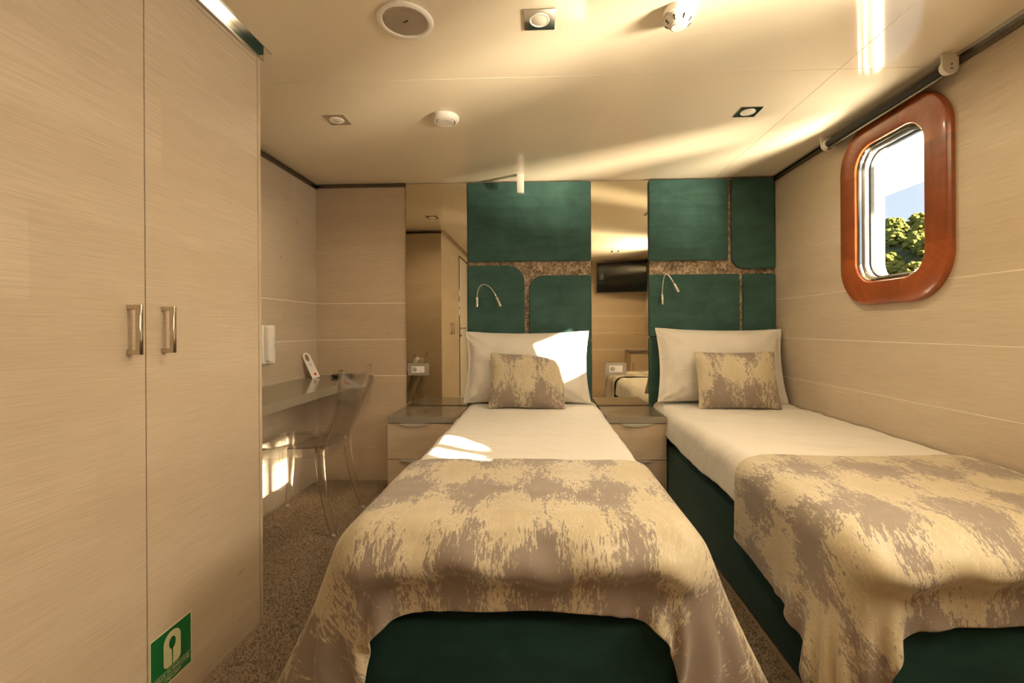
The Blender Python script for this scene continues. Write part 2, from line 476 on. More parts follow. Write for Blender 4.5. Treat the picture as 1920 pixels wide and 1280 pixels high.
# distressed jacquard: champagne ground, taupe worn blocks (UV in metres of cloth)
def jacquard(name, shift=(0, 0)):
    m, nt, b = material(name)
    def uv(sx, sy, o=(0, 0)):
        return mapped(nt, (sx, sy, 1), (shift[0]*sx+o[0], shift[1]*sy+o[1], 0), 'UV')
    tc = nt.nodes.new('ShaderNodeTexCoord'); sp = nt.nodes.new('ShaderNodeSeparateXYZ'); nt.links.new(tc.outputs['UV'], sp.inputs[0])
    warp = noise(nt, uv(1, 1, (4, 2)), 7, 3, .6)
    u = math_n(nt, 'ADD', math_n(nt, 'ADD', sp.outputs['X'], shift[0]), math_n(nt, 'MULTIPLY', warp, .10))
    vv = math_n(nt, 'ADD', math_n(nt, 'ADD', sp.outputs['Y'], shift[1]), math_n(nt, 'MULTIPLY', noise(nt, uv(1, 1, (9, 5)), 6, 3, .6), .10))
    cols = math_n(nt, 'SINE', math_n(nt, 'MULTIPLY', u, 2*PI/.205))
    band = math_n(nt, 'SINE', math_n(nt, 'MULTIPLY', vv, 2*PI/.335))
    big = noise(nt, uv(1, .8), 5.5, 3, .6)
    rag = noise(nt, uv(190, 52), 1.0, 5, .8)
    rag2 = noise(nt, uv(46, 14), 1.0, 4, .7)
    s = math_n(nt, 'ADD', math_n(nt, 'MULTIPLY', cols, .085), math_n(nt, 'MULTIPLY', band, .105))
    s = math_n(nt, 'ADD', s, math_n(nt, 'MULTIPLY', big, .55))
    s = math_n(nt, 'ADD', s, math_n(nt, 'MULTIPLY', rag, 1.05))
    s = math_n(nt, 'ADD', s, math_n(nt, 'MULTIPLY', rag2, .74))
    s = math_n(nt, 'SUBTRACT', s, .455)
    mask = ramp(nt, s, [(.70, 0.0), (.735, 1.0)])
    # paler fringe where the worn blocks end
    fringe = ramp(nt, s, [(.58, 0.0), (.68, 1.0), (.72, 0.0)])
    tonal = noise(nt, uv(2, 2, (3, 3)), 3.0, 3, .6)
    lightc = mixc(nt, tonal, (.36, .295, .19), (.52, .44, .30))
    lightc = mixc(nt, math_n(nt, 'MULTIPLY', fringe, .65), lightc, (.62, .55, .41))
    darkc = mixc(nt, tonal, (.205, .158, .128), (.265, .212, .172))
    c = mixc(nt, mask, lightc, darkc)
    nt.links.new(c, b.inputs['Base Color'])
    rr = math_n(nt, 'ADD', math_n(nt, 'MULTIPLY', mask, .15), .48); nt.links.new(rr, b.inputs['Roughness'])
    b.inputs['Specular IOR Level'].default_value = .4; b.inputs['Sheen Weight'].default_value = .25
    wv = noise(nt, uv(500, 500), 1.0, 1)
    h = math_n(nt, 'ADD', math_n(nt, 'MULTIPLY', mask, -.35), math_n(nt, 'MULTIPLY', wv, .3))
    bump(nt, b, h, .35, .0012)
    return m
M['jac'] = jacquard('distressed_jacquard', (0, 0))
M['jac2'] = jacquard('distressed_jacquard_offset', (.53, .12))
M['jac_c'] = jacquard('distressed_jacquard_cushion', (.12, .155))
M['jac_c2'] = jacquard('distressed_jacquard_cushion_offset', (.34, .145))

M['sign_green'] = simple('sign_green', (.004, .13, .035), .4)
M['sign_cream'] = simple('photoluminescent_cream', (.62, .60, .36), .45)

# ------------------------------------------------------------------ room shell
XL, XR, YB, YR, H = -1.6, 1.6, 3.19, -.72, 2.1
XW, WY0, WY1 = -1.036, .672, 1.652         # wardrobe face, near and far ends
J = (.742, .997, 1.255)                     # heights of the board joints

def structure(name, loc=(0, 0, 0), label=None):
    o = bpy.data.objects.new(name, None); COL.objects.link(o); o.location = loc; o['_o'] = tuple(loc); o['kind'] = 'structure'
    if label: o['label'] = label
    return o

fl = box('floor', XL-.1, XR+.1, YR-.1, YB+.1, -.06, 0, M['carpet']); fl['kind'] = 'structure'; fl['label'] = 'brown cut-pile carpet floor of the cabin'

# carpet pile where the floor shows: short leaning tufts
rp = np.random.default_rng(3); pv, pf = [], []
for (ax0, ax1, ay0, ay1) in ((-1.58, -.97, 1.672, 3.18), (-.97, -.50, 1.672, 2.77), (-1.03, -.50, 1.0, 1.672), (.38, .764, 1.0, 2.77)):
    n_ = int((ax1-ax0)*(ay1-ay0)*26000)
    px_, py_ = rp.uniform(ax0, ax1, n_), rp.uniform(ay0, ay1, n_); an = rp.uniform(0, PI, n_); hh = rp.uniform(.004, .0085, n_); ln_ = rp.normal(0, .0035, (n_, 2)); wd_ = rp.uniform(.0015, .0028, n_)
    base_ = len(pv)
    A_ = np.stack([px_-wd_*np.cos(an), py_-wd_*np.sin(an), np.full(n_, .0002)], 1); B_ = np.stack([px_+wd_*np.cos(an), py_+wd_*np.sin(an), np.full(n_, .0002)], 1); C_ = np.stack([px_+ln_[:, 0], py_+ln_[:, 1], hh], 1)
    pv += np.stack([A_, B_, C_], 1).reshape(-1, 3).tolist(); pf += [(base_+3*i, base_+3*i+1, base_+3*i+2) for i in range(n_)]
pile = new_obj('carpet_pile', pv, pf, M['carpet']); tag(pile, 'brown carpet pile on the cabin floor', 'carpet', None, 'stuff')

# ceiling: gloss panels with hairline joints
ce = structure('ceiling', (0, 0, H), 'glossy cream panelled ceiling')
box('backing_board', XL-.1, XR+.1, YR-.1, YB+.1, H+.014, H+.10, M['dark_gap'], ce)
g = .0008
def cpanel(x0, x1, y0, y1):
    box('ceiling_panel', x0+g, x1-g, y0+g, y1-g, H, H+.013, M['ceiling'], ce, .0006, 1)
XS = 1.2
for y0, y1 in ((YR-.1, .35), (.35, 1.866), (1.866, YB+.1)):
    cpanel(XL-.1, XS, y0, y1)
for y0, y1 in ((YR-.1, .35), (.35, 1.866), (1.866, 2.46), (2.46, YB+.1)):
    cpanel(XS, XR+.1, y0, y1)

def boards(name, axis, plane, a0, a1, sgn, mat, thick=.012, label=None, ztop=H, splits=None, skip_top=False):
    """wall of laminate boards; axis: direction the wall runs along ('x' or 'y'), sgn: side the room lies on"""
    w = structure(name, (0, 0, 0), label)
    back0, back1 = plane - sgn*.09, plane - sgn*.0007
    rows = [0] + list(J) + [ztop]
    if not skip_top:
        if axis == 'y': box('joint_strip', min(back0, back1), max(back0, back1), a0, a1, 0, ztop, M['joint'], w)
        else: box('joint_strip', a0, a1, min(back0, back1), max(back0, back1), 0, ztop, M['joint'], w)
    for i in range(len(rows)-1):
        z0, z1 = rows[i]+(.0018 if i else 0), rows[i+1]-(.0018 if i < len(rows)-2 else 0)
        if skip_top and i == len(rows)-2: continue
        for s0, s1 in (splits or {}).get(i, [(a0, a1)]):
            p0, p1 = sorted((plane - sgn*thick, plane))
            if axis == 'y': box('wall_board', p0, p1, s0, s1, z0, z1, mat, w, .0012, 1)
            else: box('wall_board', s0, s1, p0, p1, z0, z1, mat, w, .0012, 1)
    return w

boards('wall_left', 'y', XL, WY1-.05, YB+.012, 1, M['wood_y'], label='left wall of pale ash boards above the desk')
boards('wall_back', 'x', YB, XL-.012, XR+.012, -1, M['wood_x'], label='back wall of pale ash boards behind the beds')
boards('wall_rear', 'x', YR, XL-.1, XR+.1, 1, M['wood_x'], label='rear wall of pale boards carrying the television')
# right wall with two portholes in the top row of boards
wr = structure('wall_right', (0, 0, 0), 'right wall of pale ash boards with the porthole')
SPL = 1.40
rows = [0] + list(J)
for i in range(3):
    box('wall_board', XR, XR+.012, YR-.05, YB+.012, rows[i]+(.0018 if i else 0), rows[i+1]-.0018, M['wood_y'], wr, .0012, 1)
    box('joint_strip', XR+.0006, XR+.011, YR-.05, YB+.012, rows[i+1]-.0017, rows[i+1]+.0017, M['joint'], wr)
    box('stud_board', XR+.0125, XR+.05, YR-.05, YB+.012, rows[i], rows[i+1], M['joint'], wr)
for (wy, wz), (a, c) in zip(WIN, ((SPL, YB+.012), (YR-.05, SPL))):
    plate_with_hole('wall_board', a+.0006, c-.0006, J[2]+.0018, H+.005, wy, wz, WHY, WHZ, WR, XR, XR+.012, M['wood_y'], wr)
    plate_with_hole('hull_plate', a, c, J[2]-.002, H+.12, wy, wz, WHY+.002, WHZ+.002, WR, XR+.013, XR+.110, M['white_gloss'], wr)
box('hull_plate', XR+.051, XR+.110, YR-.1, YB+.1, -.1, J[2]-.002, M['white_gloss'], wr)

# --- trims along the ceiling
def trim(n, x0, x1, y0, y1, z0, z1, mat, label):
    o = box('trim_%d' % n, x0, x1, y0, y1, z0, z1, mat, None, .0015, 1); o['kind'] = 'structure'; o['label'] = label
    return o
t1 = trim(1, XW, XW+.012, YR, WY1+.004, 2.066, H-.0005, M['chrome'], 'polished ceiling profile above the wardrobe doors')
box('profile_flange', XW+.0125, XW+.038, YR, WY1+.012, H-.005, H-.0005, M['chrome'], t1, .001, 1)
t2 = trim(2, XL, XL+.014, WY1, YB-.001, 2.066, H-.0005, M['rail'], 'bronze ceiling rail along the left wall')
box('rail_lip', XL+.0145, XL+.024, WY1, YB-.03, 2.088, H-.0005, M['alu'], t2, .001, 1)
trim(3, XL+.016, -.952, YB-.014, YB-.0005, 2.074, H-.0005, M['rail'], 'bronze ceiling rail over the bare back wall')
t4 = trim(4, XR-.014, XR-.0005, YR, YB-.036, 2.062, H-.0005, M['rail'], 'dark metal ceiling rail along the porthole wall')
box('rail_lip', XR-.026, XR-.0145, YR, YB-.04, 2.086, H-.0005, M['alu'], t4, .001, 1)

# ------------------------------------------------------------------ portholes
def porthole(n, wy, wz, label):
    w = structure('window_%d' % n, (XR, wy, wz), label)
    OHY, OHZ, OR = .322, .438, .195
    # sweep the frame profile along matched inner and outer outlines; joints are cut square
    jz, jy = .205, .080
    def path(hy, hz, r, seg, k=14):
        """points from joint to joint for one of the eight blocks, seg 0..7 counter-clockwise from the right side"""
        def corner(sy, sz, a0):
            cy, cz = sy*(hy-r), sz*(hz-r)
            return [(cy+r*math.cos(math.radians(a0+90*i/k)), cz+r*math.sin(math.radians(a0+90*i/k))) for i in range(k+1)]
        segs = {0: [(hy, -jz), (hy, jz)], 1: [(hy, jz)] + corner(1, 1, 0) + [(jy, hz)], 2: [(jy, hz), (-jy, hz)],
                3: [(-jy, hz)] + corner(-1, 1, 90) + [(-hy, jz)], 4: [(-hy, jz), (-hy, -jz)],
                5: [(-hy, -jz)] + corner(-1, -1, 180) + [(-jy, -hz)], 6: [(-jy, -hz), (jy, -hz)], 7: [(jy, -hz)] + corner(1, -1, 270) + [(hy, -jz)]}
        pts = segs[seg]
        # resample evenly by length
        d = [0]
        for p, q in zip(pts, pts[1:]): d.append(d[-1]+math.dist(p, q))
        out = []
        for i in range(21):
            t = d[-1]*i/20; j = 0
            while j < len(d)-2 and d[j+1] < t: j += 1
            f = (t-d[j])/max(1e-9, d[j+1]-d[j]); out.append((pts[j][0]+(pts[j+1][0]-pts[j][0])*f, pts[j][1]+(pts[j+1][1]-pts[j][1])*f))
        return out
    mats = ['maho_v', 'maho_d2', 'maho_h', 'maho_d1', 'maho_v', 'maho_d2', 'maho_h', 'maho_d1']
    prof = [(0, 0), (0, .018), (.03, .024), (.12, .027), (.86, .027), (.95, .024), (1, .016), (1, 0)]
    fr = None
    for s in range(8):
        a, c = path(WHY-.001, WHZ-.001, WR-.001, s), path(OHY, OHZ, OR, s)
        loops = [[(XR-h, wy+p[0]+(q[0]-p[0])*t, wz+p[1]+(q[1]-p[1])*t) for p, q in zip(a, c)] for t, h in prof]
        loops.append(loops[0])
        o = sweep_ring('frame_block', loops, M[mats[s]], w, closed=False, cap=False)
        if s == 0: o['label'] = 'mahogany block of the porthole surround'
    # bright metal rims stepping into the opening
    def ringloop(hy, hz, r, x): return [(x, wy+p, wz+q) for p, q in rrect(0, 0, hy, hz, r, 12)]
    for nm, d0, d1, x0, x1, mt in (('outer_rim', .0005, .012, XR-.014, XR+.012, 'chrome'), ('inner_rim', .012, .024, XR+.004, XR+.03, 'alu'), ('gasket', .020, .030, XR+.028, XR+.05, 'black')):
        L = [ringloop(WHY-d0, WHZ-d0, WR-d0, x0+.003), ringloop(WHY-(d0+d1)/2, WHZ-(d0+d1)/2, WR-(d0+d1)/2, x0), ringloop(WHY-d1, WHZ-d1, WR-d1, x0+.004),
             ringloop(WHY-d1, WHZ-d1, WR-d1, x1), ringloop(WHY-d0, WHZ-d0, WR-d0, x1)]
        L.append(L[0]); sweep_ring(nm, L, M[mt], w)
    prism('pane', rrect(wy, wz, WHY-.027, WHZ-.027, WR-.027, 10), 'x', XR+.034, XR+.042, M['pane'], w)
    # white reveal through the hull
    L = [ringloop(WHY-.004, WHZ-.004, WR-.004, XR+.05), ringloop(WHY-.004, WHZ-.004, WR-.004, XR+.118), ringloop(WHY+.03, WHZ+.03, WR+.03, XR+.118), ringloop(WHY+.03, WHZ+.03, WR+.03, XR+.112)]
    sweep_ring('reveal', L, M['white_gloss'], w)
    return w
porthole(1, *WIN[0], 'porthole with polished mahogany surround and hillside view')
porthole(2, *WIN[1], 'second mahogany porthole nearer the camera on the right wall')

# ------------------------------------------------------------------ wardrobe
wd = root('wardrobe', (-1.3, 1.16, 0), 'tall pale ash two-door wardrobe reaching the ceiling', 'wardrobe')
box('carcass', XL+.002, XW-.022, WY0+.012, WY1-.018, .001, 2.064, M['wood_door'], wd)
box('end_panel', XL+.002, XW, WY1-.016, WY1, .001, 2.066, M['wood_x'], wd, .0008, 1)
box('end_panel', XL+.002, XW, WY0-.002, WY0+.010, .001, 2.066, M['wood_x'], wd, .0008, 1)
box('plinth', XW-.020, XW-.001, WY0+.012, WY1-.018, .001, .090, M['wood_door'], wd, .0008, 1)
box('top_filler', XW-.020, XW-.001, WY0+.012, WY1-.018, 2.050, 2.066, M['wood_door'], wd, .0008, 1)
SEAM = 1.157
def handle(yc, d):
    bm = prism_bm([(XW-.0005, 1.134), (XW+.034, 1.134), (XW+.034, 1.008), (XW-.0005, 1.008), (XW-.0005, 1.020), (XW+.022, 1.020), (XW+.022, 1.122), (XW-.0005, 1.122)], 'y', yc-.006, yc+.006, .0012, 1)
    bm_obj('handle', bm, M['satin'], d, autosmooth=35)['label'] = 'chrome bow handle'
for y0, y1, hy in ((WY0+.012, SEAM-.0012, SEAM-.050), (SEAM+.0012, WY1-.019, SEAM+.054)):
    d = sub(box('door', XW-.020, XW, y0, y1, .0925, 2.048, M['wood_door'], wd, .0012, 1))
    handle(hy, d)

# lifejacket sign on the right-hand door
sg = root('safety_sign', (XW+.001, 1.235, .09), 'green and cream lifejacket sign stuck low on the wardrobe door', 'sign')
y0, y1, z0, z1 = 1.161, 1.305, .094, .246
box('backing', XW+.0004, XW+.0012, y0, y1, z0, z1, M['sign_cream'], sg)
box('green_field', XW+.0012, XW+.0016, y0+.004, y1-.004, z0+.004, z1-.004, M['sign_green'], sg)
# pictogram: lifejacket = arch with a neck hole and a front split
cy = 1.2345
outl = rrect(cy, .186, .0295, .047, .028, 10, (1, 1, .55, .55))
prism('lifejacket_pictogram', outl, 'x', XW+.0016, XW+.0019, M['sign_cream'], sg)
neck = []
for i in range(24):
    a = 2*PI*i/24; neck.append((cy+.0115*math.cos(a), .2005+.0155*math.sin(a)*(1 if math.sin(a) > 0 else 1.15)))
prism('neck_hole', neck, 'x', XW+.0019, XW+.0021, M['sign_green'], sg)
prism('front_split', [(cy-.0012, .138), (cy+.0012, .138), (cy+.0022, .19), (cy-.0022, .19)], 'x', XW+.0019, XW+.0021, M['sign_green'], sg)
for z in (.1335, .1165): box('rule', XW+.0016, XW+.0019, y0+.008, y1-.008, z-.0006, z+.0006, M['sign_cream'], sg)
RT = Matrix(((0, 0, 1, 0), (1, 0, 0, 0), (0, 1, 0, 0), (0, 0, 0, 1)))      # text x -> +y, text y -> +z, facing +x
text_mesh('lettering', 'PRSLUK ZA SPA\u0160AVANJE', .0112, M['sign_cream'], sg, Matrix.Translation((XW+.0018, cy, .125)) @ RT)
text_mesh('lettering', 'LIFEJACKET', .0118, M['sign_cream'], sg, Matrix.Translation((XW+.0018, cy, .108)) @ RT)

# ------------------------------------------------------------------ desk, phone, hanger, tray
dk = root('desk', (-1.4, 2.4, .70), 'grey stone-look desk shelf fixed between wardrobe and back wall', 'desk')
box('top', XL+.0005, -1.197, WY1+.002, YB-.0005, .700, .744, M['stone'], dk, .0012, 1)
box('front_edge', -1.1968, -1.195, WY1+.002, YB-.0005, .700, .744, M['stone_edge'], dk)

ph = root('wall_phone', (XL, 2.60, .87), 'white wall telephone with keypad beside the wardrobe', 'telephone')
prism('base', rrect(2.585, .985, .062, .112, .012, 4), 'x', XL+.0005, XL+.022, M['white_plastic'], ph, .003)
prism('handset', rrect(2.562, .99, .026, .104, .018, 5), 'x', XL+.023, XL+.052, M['white_plastic'], ph, .006)
for r in range(4):
    for c in range(3):
        box('key', XL+.022, XL+.0255, 2.600+c*.0135, 2.609+c*.0135, 1.012-r*.0175, 1.022-r*.0175, M['grey_plastic'], ph, .001, 1)

hg = root('door_hanger', (-1.50, 2.98, .744), 'white door hanger card with red print leaning on left wall', 'door hanger')
def leaning(pts, t0, t1, nm, mat, par):
    """card outline (w, h): stands on the desk and leans back on the left wall"""
    bm = prism_bm(pts, 'z', t0, t1)
    A = Vector((-1.52, 3.02, .7455)); up = Vector((-.070, -.012, .165)).normalized(); wdir = Vector((.22, .80, 0)).normalized()
    wdir = (wdir - up*wdir.dot(up)).normalized(); nrm = wdir.cross(up)
    for v in bm.verts:
        v.co = A + wdir*v.co.x + up*v.co.y + nrm*v.co.z
    return bm_obj(nm, bm, mat, par)
hp = [(-.036, 0), (.036, 0)] + [(.034*math.cos(a), .15+.034*math.sin(a)) for a in [PI*i/14 for i in range(15)]]
# card with a round hole: outer loop bridged to the hole
hole = [(.019*math.cos(2*PI*i/32), .146+.026*math.sin(2*PI*i/32)) for i in range(32)]
outer = []
for (p, q) in hole:
    dx, dy = p, q-.146; best = None
    for (a, c) in zip(hp, hp[1:]+hp[:1]):
        ex, ey = c[0]-a[0], c[1]-a[1]; den = dx*ey-dy*ex
        if abs(den) < 1e-12: continue
        t = ((a[0])*ey-(a[1]-.146)*ex)/den; s = ((a[0])*dy-(a[1]-.146)*dx)/den
        if t > 0 and -1e-6 <= s <= 1+1e-6 and (best is None or t < best): best = t
    outer.append([dx*best, .146+dy*best])
for cpt in hp[:2]:
    k = min(range(32), key=lambda i: math.dist(outer[i], cpt)); outer[k] = list(cpt)
bm = bmesh.new(); A = Vector((-1.52, 3.02, .7455)); up = Vector((-.070, -.012, .165)).normalized(); wdir = Vector((.22, .80, 0)).normalized(); wdir = (wdir-up*wdir.dot(up)).normalized(); nrm = wdir.cross(up)
L = []
for t, src in ((0, hole), (0, outer), (.0012, outer), (.0012, hole)):
    L.append([bm.verts.new(A+wdir*p+up*q+nrm*t) for p, q in src])
for i in range(4):
    a, c = L[i], L[(i+1) % 4]
    for k in range(32): bm.faces.new((a[k], a[(k+1) % 32], c[(k+1) % 32], c[k]))
bm_obj('card', bm, M['white_plastic'], hg)
nsg = 1 if nrm.x > 0 else -1
leaning(rrect(.005, .026, .011, .009, .006, 4), .0013*nsg if nsg > 0 else -.0002, .0016 if nsg > 0 else -.0004, 'red_mark', M['red'], hg)
leaning(rrect(.0, .100, .007, .003, .002, 3), .0013 if nsg > 0 else -.0002, .0016 if nsg > 0 else -.0004, 'grey_mark', M['grey_print'], hg)
leaning(rrect(.002, .090, .005, .0025, .002, 3), .0013 if nsg > 0 else -.0002, .0016 if nsg > 0 else -.0004, 'grey_mark', M['grey_print'], hg)

tr = root('tray', (-1.36, 3.07, .744), 'small round black dish on the far end of the desk', 'dish')
lathe('dish', [(.0, .001), (.058, .001), (.074, .008), (.078, .016), (.075, .016), (.070, .010), (.055, .005), (.0, .005)], (-1.36, 3.07, .744), M['black'], tr, 32)

# ------------------------------------------------------------------ headboards
def hb_scale(x, z, Y=3.158):        # outlines measured on the wall plane, brought to the panel fronts
    k = Y/YB; return x*k, HC+(z-HC)*k
def padded(par, x0, x1, z0, z1, corners=(0, 0, 0, 0), r=.09, y0=3.178, y1=3.152, mat='teal'):
    (a, c), (d, e) = hb_scale(x0, z0), hb_scale(x1, z1)
    a += .001; d -= .001
    cs = tuple(max(k, .014/r) for k in corners)
    pts = rrect((a+d)/2, (c+e)/2, (d-a)/2, (e-c)/2, r, 8, cs)
    return prism('padded_panel', pts, 'y', y0, y1, M[mat], par, .006, 3)
hb1 = root('headboard', (-.083, 3.17, 0), 'teal velvet panelled headboard behind the left bed', 'headboard', 'teal headboards')
box('backing_board', -.513, .346, 3.179, YB-.0005, .06, 2.092, M['mottled'], hb1)
padded(hb1, -.515, .349, 1.541, 2.096)
padded(hb1, -.515, -.115, .99, 1.513, (1, 0, 0, 0), .115)
padded(hb1, -.085, .349, .99, 1.44, (0, 1, 0, 0), .10)
padded(hb1, -.515, .349, .07, .987)
hb2 = root('headboard', (1.18, 3.17, 0), 'teal velvet panelled headboard behind the right bed by the porthole', 'headboard', 'teal headboards')
box('backing_board', .752, 1.599, 3.179, YB-.0005, .06, 2.092, M['mottled'], hb2)
padded(hb2, .751, 1.294, 1.534, 2.096, (0, 0, 0, .25), .06)
padded(hb2, 1.316, 1.612, 1.474, 2.096, (0, 0, 1, 0), .085)
padded(hb2, .751, 1.370, 1.006, 1.438)
padded(hb2, 1.392, 1.612, 1.006, 1.438)
padded(hb2, .751, 1.612, .07, 1.003)

# ------------------------------------------------------------------ mirrors, outlets
def mirror(x0, x1, label):
    o = root('wall_mirror', ((x0+x1)/2, 3.185, .53), label, 'mirror', 'tall mirrors beside the headboards')
    box('backing', x0+.002, x1-.002, 3.1845, YB-.0005, .534, 2.090, M['dark_gap'], o)
    box('mirror_glass', x0+.001, x1-.001, 3.178, 3.184, .533, 2.091, M['mirror'], o, .0006, 1)
mirror(-.952, -.515, 'tall bronze mirror left of the left bed, reflecting the wardrobe')
mirror(.349, .751, 'tall bronze mirror between the two headboards, reflecting the television')

def outlet(x, z, label):
    o = root('power_outlet', (x, 3.178, z), label, 'outlet', 'outlets on the mirrors')
    yf = 3.1775
    prism('cover_plate', rrect(x, z, .074, .042, .004, 3), 'y', yf, yf-.008, M['alu_plate'], o, .0015, 1)
    prism('insert', rrect(x, z-.001, .046, .0235, .002, 3), 'y', yf-.0081, yf-.0105, M['white_plastic'], o, .0008, 1)
    s = sub(lathe('socket', [(.0, 0), (.0195, 0), (.0195, -.001), (.017, -.001), (.016, .0), (0, .0)], (x-.0235, yf-.0106, z-.001), M['white_plastic'], o, 28, axis='y'))
    lathe('socket_well', [(0, 0), (.0160, 0), (.0160, -.0006), (0, -.0006)], (x-.0235, yf-.0106, z-.001), M['grey_plastic'], s, 28, axis='y')
    for dx in (-.0095, .0095):
        lathe('pin_hole', [(0, 0), (.0026, 0), (.0026, -.0004), (0, -.0004)], (x-.0235+dx, yf-.0114, z-.001), M['black'], s, 12, axis='y')
    for dz in (-.0145, .0145):
        box('earth_clip', x-.0255, x-.0215, yf-.0122, yf-.0112, z-.001+dz-.0015, z-.001+dz+.0015, M['black'], s)
    box('switch', x+.001, x+.0445, yf-.0125, yf-.0106, z-.0225, z+.0205, M['white_plastic'], o, .0008, 1)
M['alu_plate'] = simple('brushed_grey_plate', (.46, .43, .38), .38, .6)
outlet(-.867, .786, 'grey power outlet on the mirror above the left bedside unit')
outlet(.5145, .786, 'grey power outlet on the mirror between the two beds')

# ------------------------------------------------------------------ reading lamps
def reading_lamp(x, zb, top, hx, hz0, hx1, hz1, label):
    o = root('reading_lamp', (x, 3.15, zb), label, 'lamp', 'gooseneck reading lamps')
    y = 3.118
    lathe('wall_mount', [(0, 0), (.011, 0), (.011, .066), (.009, .069), (0, .069)], (x, y, zb), M['alu'], o, 20)
    tube('mount_stem', [(x, 3.1515, zb+.03), (x, y, zb+.03)], .006, M['alu'], o, 10)
    z0 = zb+.067; w = hx-x
    pts = [(x, y, z0)]
    n = 22
    for i in range(1, n+1):
        t = i/n
        # cubic: rises, arches over, comes down along the head's axis
        p0 = Vector((x, y, z0)); p1 = Vector((x+.004, y, top+(top-z0)*.42)); d = Vector((hx1-hx, 0, hz1-hz0)).normalized()
        p3 = Vector((hx, y-.012, hz0)); p2 = p3 - d*((top-hz0)*1.25)
        q = p0*(1-t)**3 + p1*3*t*(1-t)**2 + p2*3*t*t*(1-t) + p3*t**3
        pts.append(tuple(q))
    tube('gooseneck', pts, .0042, M['chrome'], o, 10)
    e = Vector((hx1, y-.02, hz1)); s = Vector((hx, y-.012, hz0)); d = (e-s)
    tube('lamp_head', [s-d*.05, s, s+d*.08, s+d*.97, e], [.005, .008, .0105, .0115, .0112], M['alu'], o, 18)
    tube('lens', [e-d*.01, e+d*.012], [.0085, .008], M['frost'], o, 16)
reading_lamp(-.440, 1.218, 1.376, -.305, 1.286, -.277, 1.222, 'chrome gooseneck reading lamp over the left bed')
reading_lamp(.822, 1.226, 1.432, .898, 1.366, .925, 1.310, 'chrome gooseneck reading lamp over the right bed')

# ------------------------------------------------------------------ bedside units
def bedside(x0, x1, label, hx):
    o = root('bedside_unit', ((x0+x1)/2, 2.98, 0), label, 'nightstand', 'bedside units')
    box('body', x0+.002, x1-.002, 2.805, 3.150, .001, .486, M['wood_x'], o)
    box('top', x0, x1, 2.782, 3.1765, .490, .530, M['stone'], o, .001, 1)
    box('front_edge', x0, x1, 2.780, 2.7818, .490, .530, M['stone_edge'], o)
    for z0, z1 in ((.268, .485), (.045, .263)):
        d = sub(box('drawer', x0+.001, x1-.001, 2.785, 2.8045, z0, z1, M['wood_x'], o, .001, 1))
        # crescent finger pull let into the top edge
        w, h = .092, .017
        pts = [(hx-w, z1+.0015)] + [(hx-w*math.cos(PI*i/16), z1-.0005-h*(.5-.5*math.cos(2*PI*i/16))**.8) for i in range(1, 16)] + [(hx+w, z1+.0015)]
        prism('finger_pull', pts, 'y', 2.776, 2.7848, M['pull'], d, .0006, 1)['label'] = 'crescent metal finger pull'
bedside(-.955, -.512, 'ash bedside unit left of the left bed', -.790)
bedside(.392, .757, 'ash bedside unit between the two beds', .575)

